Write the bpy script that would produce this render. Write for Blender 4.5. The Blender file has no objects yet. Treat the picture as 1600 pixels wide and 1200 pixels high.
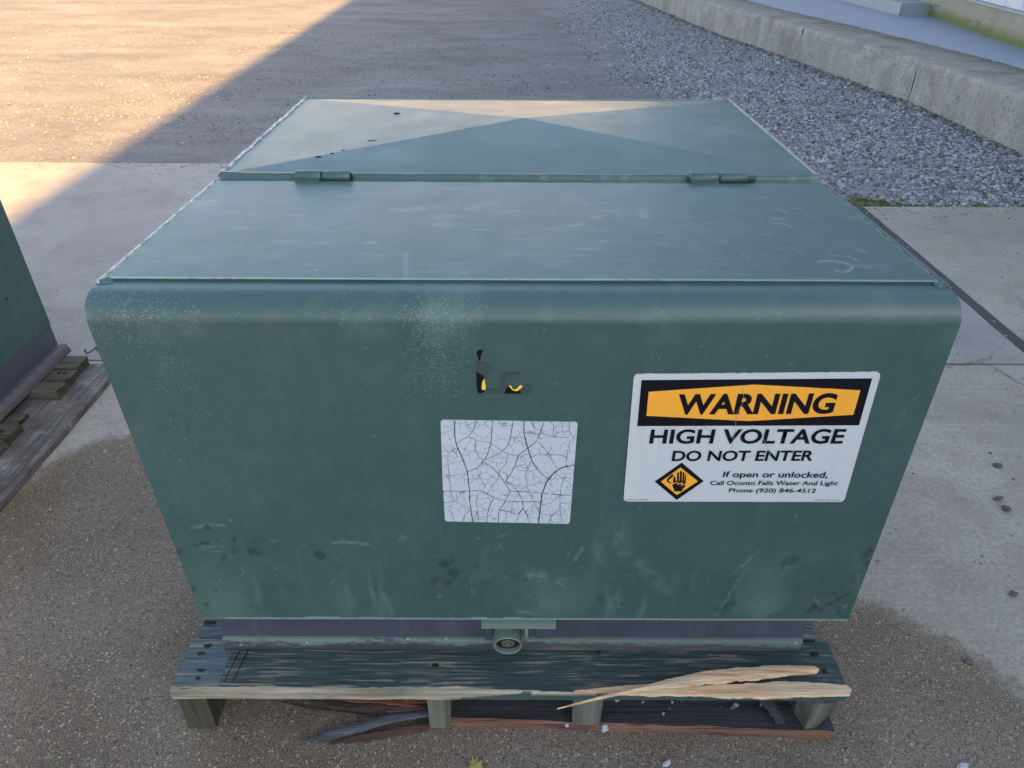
import bpy, bmesh, math, random
import numpy as np
from mathutils import Vector, Matrix, noise
from mathutils.geometry import tessellate_polygon

random.seed(7)
rng = np.random.default_rng(11)
scene = bpy.context.scene
COL = scene.collection
R_ = math.radians

# ---------------------------------------------------------------- camera
cam_d = bpy.data.cameras.new('camera')
cam = bpy.data.objects.new('camera', cam_d)
COL.objects.link(cam)
cam_d.sensor_width = 36.0
cam_d.lens = 36.0 * 1110.5 / 1600.0
cam_d.clip_start = 0.02
cam_d.clip_end = 2000
_p, _y, _r = 0.5859, 0.0031, 0.0060
_fwd = Vector((math.sin(_y) * math.cos(_p), math.cos(_y) * math.cos(_p), -math.sin(_p)))
_rt = Vector((math.cos(_y), -math.sin(_y), 0))
_up = _rt.cross(_fwd)
_r1 = _rt * math.cos(_r) + _up * math.sin(_r)
_u1 = _up * math.cos(_r) - _rt * math.sin(_r)
cam.matrix_world = Matrix(((_r1.x, _u1.x, -_fwd.x, -0.0146), (_r1.y, _u1.y, -_fwd.y, -0.6789),
                           (_r1.z, _u1.z, -_fwd.z, 1.1061), (0, 0, 0, 1)))
scene.camera = cam

# ---------------------------------------------------------------- sky, sun, exposure
SUN_EL, SUN_AZ = R_(25.0), R_(130.0)     # azimuth measured clockwise from +Y: right and behind
world = bpy.data.worlds.new('World')
scene.world = world
world.use_nodes = True
wn, wl = world.node_tree.nodes, world.node_tree.links
for n in list(wn): wn.remove(n)
w_out = wn.new('ShaderNodeOutputWorld'); w_bg = wn.new('ShaderNodeBackground')
sky = wn.new('ShaderNodeTexSky'); sky.sky_type = 'NISHITA'; sky.sun_disc = False
sky.sun_elevation = SUN_EL; sky.sun_rotation = SUN_AZ
sky.air_density = 1.0; sky.dust_density = 1.8; sky.ozone_density = 1.0
hs = wn.new('ShaderNodeHueSaturation'); hs.inputs['Saturation'].default_value = 0.80
wl.new(sky.outputs[0], hs.inputs['Color']); tint = wn.new('ShaderNodeMix'); tint.data_type = 'RGBA'; tint.blend_type = 'MULTIPLY'; tint.inputs[0].default_value = 1.0
tint.inputs[7].default_value = (0.99, 1.005, 1.0, 1)
wl.new(hs.outputs[0], tint.inputs[6]); wl.new(tint.outputs[2], w_bg.inputs[0])
w_bg.inputs[1].default_value = 0.085
wl.new(w_bg.outputs[0], w_out.inputs[0])
sun_d = bpy.data.lights.new('sun', 'SUN'); sun_d.energy = 5.0; sun_d.angle = R_(0.8)
sun_d.color = (1.0, 0.575, 0.19)
sun = bpy.data.objects.new('sun', sun_d); COL.objects.link(sun)
_sd = Vector((math.sin(SUN_AZ) * math.cos(SUN_EL), math.cos(SUN_AZ) * math.cos(SUN_EL), math.sin(SUN_EL)))
sun.rotation_euler = _sd.to_track_quat('Z', 'Y').to_euler()
sun.location = (5, -5, 6)
vs = scene.view_settings
vs.view_transform = 'Standard'; vs.look = 'None'; vs.gamma = 1.0; vs.use_curve_mapping = False
vs.exposure = 2.62

# ---------------------------------------------------------------- helpers
class NT:
    """tiny node builder"""
    def __init__(s, name):
        s.m = bpy.data.materials.new(name); s.m.use_nodes = True
        s.t = s.m.node_tree; s.t.nodes.clear()
        s.out = s.n('ShaderNodeOutputMaterial'); s.b = s.n('ShaderNodeBsdfPrincipled')
        s.l(s.b.outputs[0], s.out.inputs['Surface'])
    def n(s, k, **kw):
        nd = s.t.nodes.new(k)
        for a, v in kw.items(): setattr(nd, a, v)
        return nd
    def l(s, a, b): s.t.links.new(a, b)
    def coord(s, scale=(1, 1, 1), rand=False, kind='Object'):
        tc = s.n('ShaderNodeTexCoord'); mp = s.n('ShaderNodeMapping'); mp.inputs['Scale'].default_value = scale
        s.l(tc.outputs[kind], mp.inputs['Vector'])
        if rand:
            oi = s.n('ShaderNodeObjectInfo'); mu = s.n('ShaderNodeMath', operation='MULTIPLY'); mu.inputs[1].default_value = 37.0
            s.l(oi.outputs['Random'], mu.inputs[0]); s.l(mu.outputs[0], mp.inputs['Location'])
        return mp.outputs[0]
    def noise(s, vec, sc, det=4, rough=0.55, dist=0.0):
        nd = s.n('ShaderNodeTexNoise'); nd.inputs['Scale'].default_value = sc; nd.inputs['Detail'].default_value = det
        nd.inputs['Roughness'].default_value = rough; nd.inputs['Distortion'].default_value = dist
        s.l(vec, nd.inputs['Vector']); return nd.outputs['Fac']
    def voro(s, vec, sc, feature='F1', out='Distance', rnd=1.0):
        nd = s.n('ShaderNodeTexVoronoi', feature=feature); nd.inputs['Scale'].default_value = sc
        nd.inputs['Randomness'].default_value = rnd
        s.l(vec, nd.inputs['Vector']); return nd.outputs[out]
    def ramp(s, fac, stops):
        r = s.n('ShaderNodeValToRGB'); e = r.color_ramp.elements
        while len(e) < len(stops): e.new(0.5)
        for i, (p, c) in enumerate(stops):
            if not hasattr(c, '__len__'): c = (c, c, c)
            e[i].position = p; e[i].color = (*c, 1)
        s.l(fac, r.inputs[0]); return r.outputs[0]
    def mix(s, fac, a, b, mode='MIX'):
        m = s.n('ShaderNodeMix', data_type='RGBA', blend_type=mode)
        for sock, v in ((m.inputs[0], fac), (m.inputs[6], a), (m.inputs[7], b)):
            if hasattr(v, 'links'): s.l(v, sock)
            elif hasattr(v, '__len__'): sock.default_value = (*v, 1)
            else: sock.default_value = v
        return m.outputs[2]
    def math(s, op, a, b=0.0, clamp=False):
        m = s.n('ShaderNodeMath', operation=op); m.use_clamp = clamp
        for sock, v in ((m.inputs[0], a), (m.inputs[1], b)):
            if hasattr(v, 'links'): s.l(v, sock)
            else: sock.default_value = v
        return m.outputs[0]
    def attr(s, name, out='Fac'):
        a = s.n('ShaderNodeAttribute'); a.attribute_name = name; return a.outputs[out]
    def sep(s, col):
        x = s.n('ShaderNodeSeparateColor'); s.l(col, x.inputs[0]); return x.outputs
    def bump(s, h, strength=0.3, dist=0.002, prev=None):
        b = s.n('ShaderNodeBump'); b.inputs['Strength'].default_value = strength; b.inputs['Distance'].default_value = dist
        s.l(h, b.inputs['Height'])
        if prev is not None: s.l(prev, b.inputs['Normal'])
        return b.outputs[0]
    def done(s, col=None, rough=None, nrm=None, spec=None, metal=None):
        for key, v in (('Base Color', col), ('Roughness', rough), ('Normal', nrm), ('Specular IOR Level', spec), ('Metallic', metal)):
            if v is None: continue
            if hasattr(v, 'links'): s.l(v, s.b.inputs[key])
            elif hasattr(v, '__len__'): s.b.inputs[key].default_value = (*v, 1)
            else: s.b.inputs[key].default_value = v
        return s.m

def empty(name, loc, label=None, cat=None, group=None, kind=None):
    o = bpy.data.objects.new(name, None); COL.objects.link(o); o.location = loc; o.empty_display_size = 0.1
    tag(o, label, cat, group, kind); return o
def tag(o, label=None, cat=None, group=None, kind=None):
    if label: o['label'] = label
    if cat: o['category'] = cat
    if group: o['group'] = group
    if kind: o['kind'] = kind
    return o
def root_loc(p):
    v = Vector((0, 0, 0))
    while p is not None: v += p.location; p = p.parent
    return v
def link(name, me, mat=None, parent=None, smooth=False, offset=True):
    """mesh in world coordinates; object carried by its parent"""
    o = bpy.data.objects.new(name, me); COL.objects.link(o)
    if mat is not None: me.materials.append(mat)
    if parent is not None:
        o.parent = parent
        if offset: o.location = -root_loc(parent)
    if smooth:
        for p in me.polygons: p.use_smooth = True
    return o
def from_bm(name, bm, mat, parent=None, smooth=False, bevel=0.0, seg=1):
    if bevel > 0:
        bmesh.ops.bevel(bm, geom=[e for e in bm.edges if e.calc_face_angle(0) > 0.5], offset=bevel, segments=seg, affect='EDGES', profile=0.6)
    bmesh.ops.recalc_face_normals(bm, faces=bm.faces)
    me = bpy.data.meshes.new(name); bm.to_mesh(me); bm.free()
    return link(name, me, mat, parent, smooth)
def bm_box(bm, x0, x1, y0, y1, z0, z1, shear=0.0):
    vs_ = [bm.verts.new((x + shear * (0.74 - z), y, z)) for x, y, z in
           ((x0, y0, z0), (x1, y0, z0), (x1, y1, z0), (x0, y1, z0), (x0, y0, z1), (x1, y0, z1), (x1, y1, z1), (x0, y1, z1))]
    for f in ((3, 2, 1, 0), (4, 5, 6, 7), (0, 1, 5, 4), (1, 2, 6, 5), (2, 3, 7, 6), (3, 0, 4, 7)):
        bm.faces.new([vs_[i] for i in f])
    return vs_
def box(name, b, mat, parent=None, bevel=0.0, seg=1, shear=0.0, smooth=False):
    bm = bmesh.new(); bm_box(bm, *b, shear=shear)
    return from_bm(name, bm, mat, parent, smooth, bevel, seg)
def tube_mesh(name, pts, rad, sides=8, cap=True):
    bm = bmesh.new(); rings = []
    n = len(pts); pts = [Vector(p) for p in pts]
    for i, p in enumerate(pts):
        d = (pts[min(i + 1, n - 1)] - pts[max(i - 1, 0)]).normalized()
        a = d.orthogonal().normalized() if i == 0 else (a - d * a.dot(d)).normalized()
        b = d.cross(a); r = rad[i] if hasattr(rad, '__len__') else rad
        rings.append([bm.verts.new(p + (a * math.cos(t) + b * math.sin(t)) * r) for t in [2 * math.pi * k / sides for k in range(sides)]])
    for i in range(n - 1):
        for k in range(sides):
            bm.faces.new((rings[i][k], rings[i][(k + 1) % sides], rings[i + 1][(k + 1) % sides], rings[i + 1][k]))
    if cap: bm.faces.new(rings[0][::-1]); bm.faces.new(rings[-1])
    bmesh.ops.recalc_face_normals(bm, faces=bm.faces)
    me = bpy.data.meshes.new(name); bm.to_mesh(me); bm.free(); return me
def tube(name, pts, rad, mat, parent=None, sides=8, smooth=True):
    return link(name, tube_mesh(name, pts, rad, sides), mat, parent, smooth)
def grid_mesh(name, P, attr=None):
    """P: (nu, nv, 3) numpy array -> quad grid mesh; attr: dict name -> (nu,nv) floats"""
    nu, nv, _ = P.shape
    me = bpy.data.meshes.new(name)
    idx = np.arange(nu * nv).reshape(nu, nv)
    q = np.stack([idx[:-1, :-1], idx[1:, :-1], idx[1:, 1:], idx[:-1, 1:]], -1).reshape(-1, 4)
    me.vertices.add(nu * nv); me.vertices.foreach_set('co', P.reshape(-1).astype(np.float32))
    me.loops.add(q.size); me.loops.foreach_set('vertex_index', q.reshape(-1).astype(np.int32))
    me.polygons.add(len(q)); me.polygons.foreach_set('loop_start', (np.arange(len(q)) * 4).astype(np.int32))
    me.polygons.foreach_set('loop_total', np.full(len(q), 4, np.int32))
    me.update(calc_edges=True)
    for k, a in (attr or {}).items():
        at = me.attributes.new(k, 'FLOAT', 'POINT'); at.data.foreach_set('value', a.reshape(-1).astype(np.float32))
    return me
def vnoise(x, y, s, seed=0):
    """cheap smooth value noise, numpy"""
    r = np.random.default_rng(seed).random((256, 256))
    u, v = x * s + 1000.3, y * s + 1000.7
    i, j = np.floor(u).astype(int), np.floor(v).astype(int); fu, fv = u - i, v - j
    fu = fu * fu * (3 - 2 * fu); fv = fv * fv * (3 - 2 * fv)
    g = lambda a, b: r[a % 256, b % 256]
    return (g(i, j) * (1 - fu) + g(i + 1, j) * fu) * (1 - fv) + (g(i, j + 1) * (1 - fu) + g(i + 1, j + 1) * fu) * fv
def fbm(x, y, s, oct=4, seed=0):
    t = 0; a = 0.5; tot = 0
    for k in range(oct): t = t + a * vnoise(x, y, s * 2 ** k, seed + k); tot += a; a *= 0.5
    return t / tot
def seg_dist(X, Y, pts):
    d = np.full(X.shape, 1e9)
    for (x0, y0), (x1, y1) in zip(pts[:-1], pts[1:]):
        dx, dy = x1 - x0, y1 - y0; L = dx * dx + dy * dy + 1e-12
        t = np.clip(((X - x0) * dx + (Y - y0) * dy) / L, 0, 1)
        d = np.minimum(d, np.hypot(X - x0 - t * dx, Y - y0 - t * dy))
    return d
def poly_sd(X, Y, poly):
    """signed distance, positive inside"""
    d = seg_dist(X, Y, poly + [poly[0]]); ins = np.zeros(X.shape, bool)
    n = len(poly)
    for i in range(n):
        x0, y0 = poly[i]; x1, y1 = poly[(i + 1) % n]
        c = ((y0 > Y) != (y1 > Y)) & (X < (x1 - x0) * (Y - y0) / (y1 - y0 + 1e-12) + x0)
        ins ^= c
    return np.where(ins, d, -d)
def plate_xz(name, poly, y, th, mat, parent, world_map=None):
    """thin plate lying on a plane y=const, outline in (x,z)"""
    bm = bmesh.new()
    f = [bm.verts.new((p[0], y, p[1])) for p in poly]; b = [bm.verts.new((p[0], y + th, p[1])) for p in poly]
    n = len(poly)
    for tri in tessellate_polygon([[Vector((q[0], q[1], 0)) for q in poly]]):
        bm.faces.new([f[k] for k in tri]); bm.faces.new([b[k] for k in tri][::-1])
    for i in range(n): bm.faces.new((f[i], b[i], b[(i + 1) % n], f[(i + 1) % n]))
    return from_bm(name, bm, mat, parent)
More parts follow.
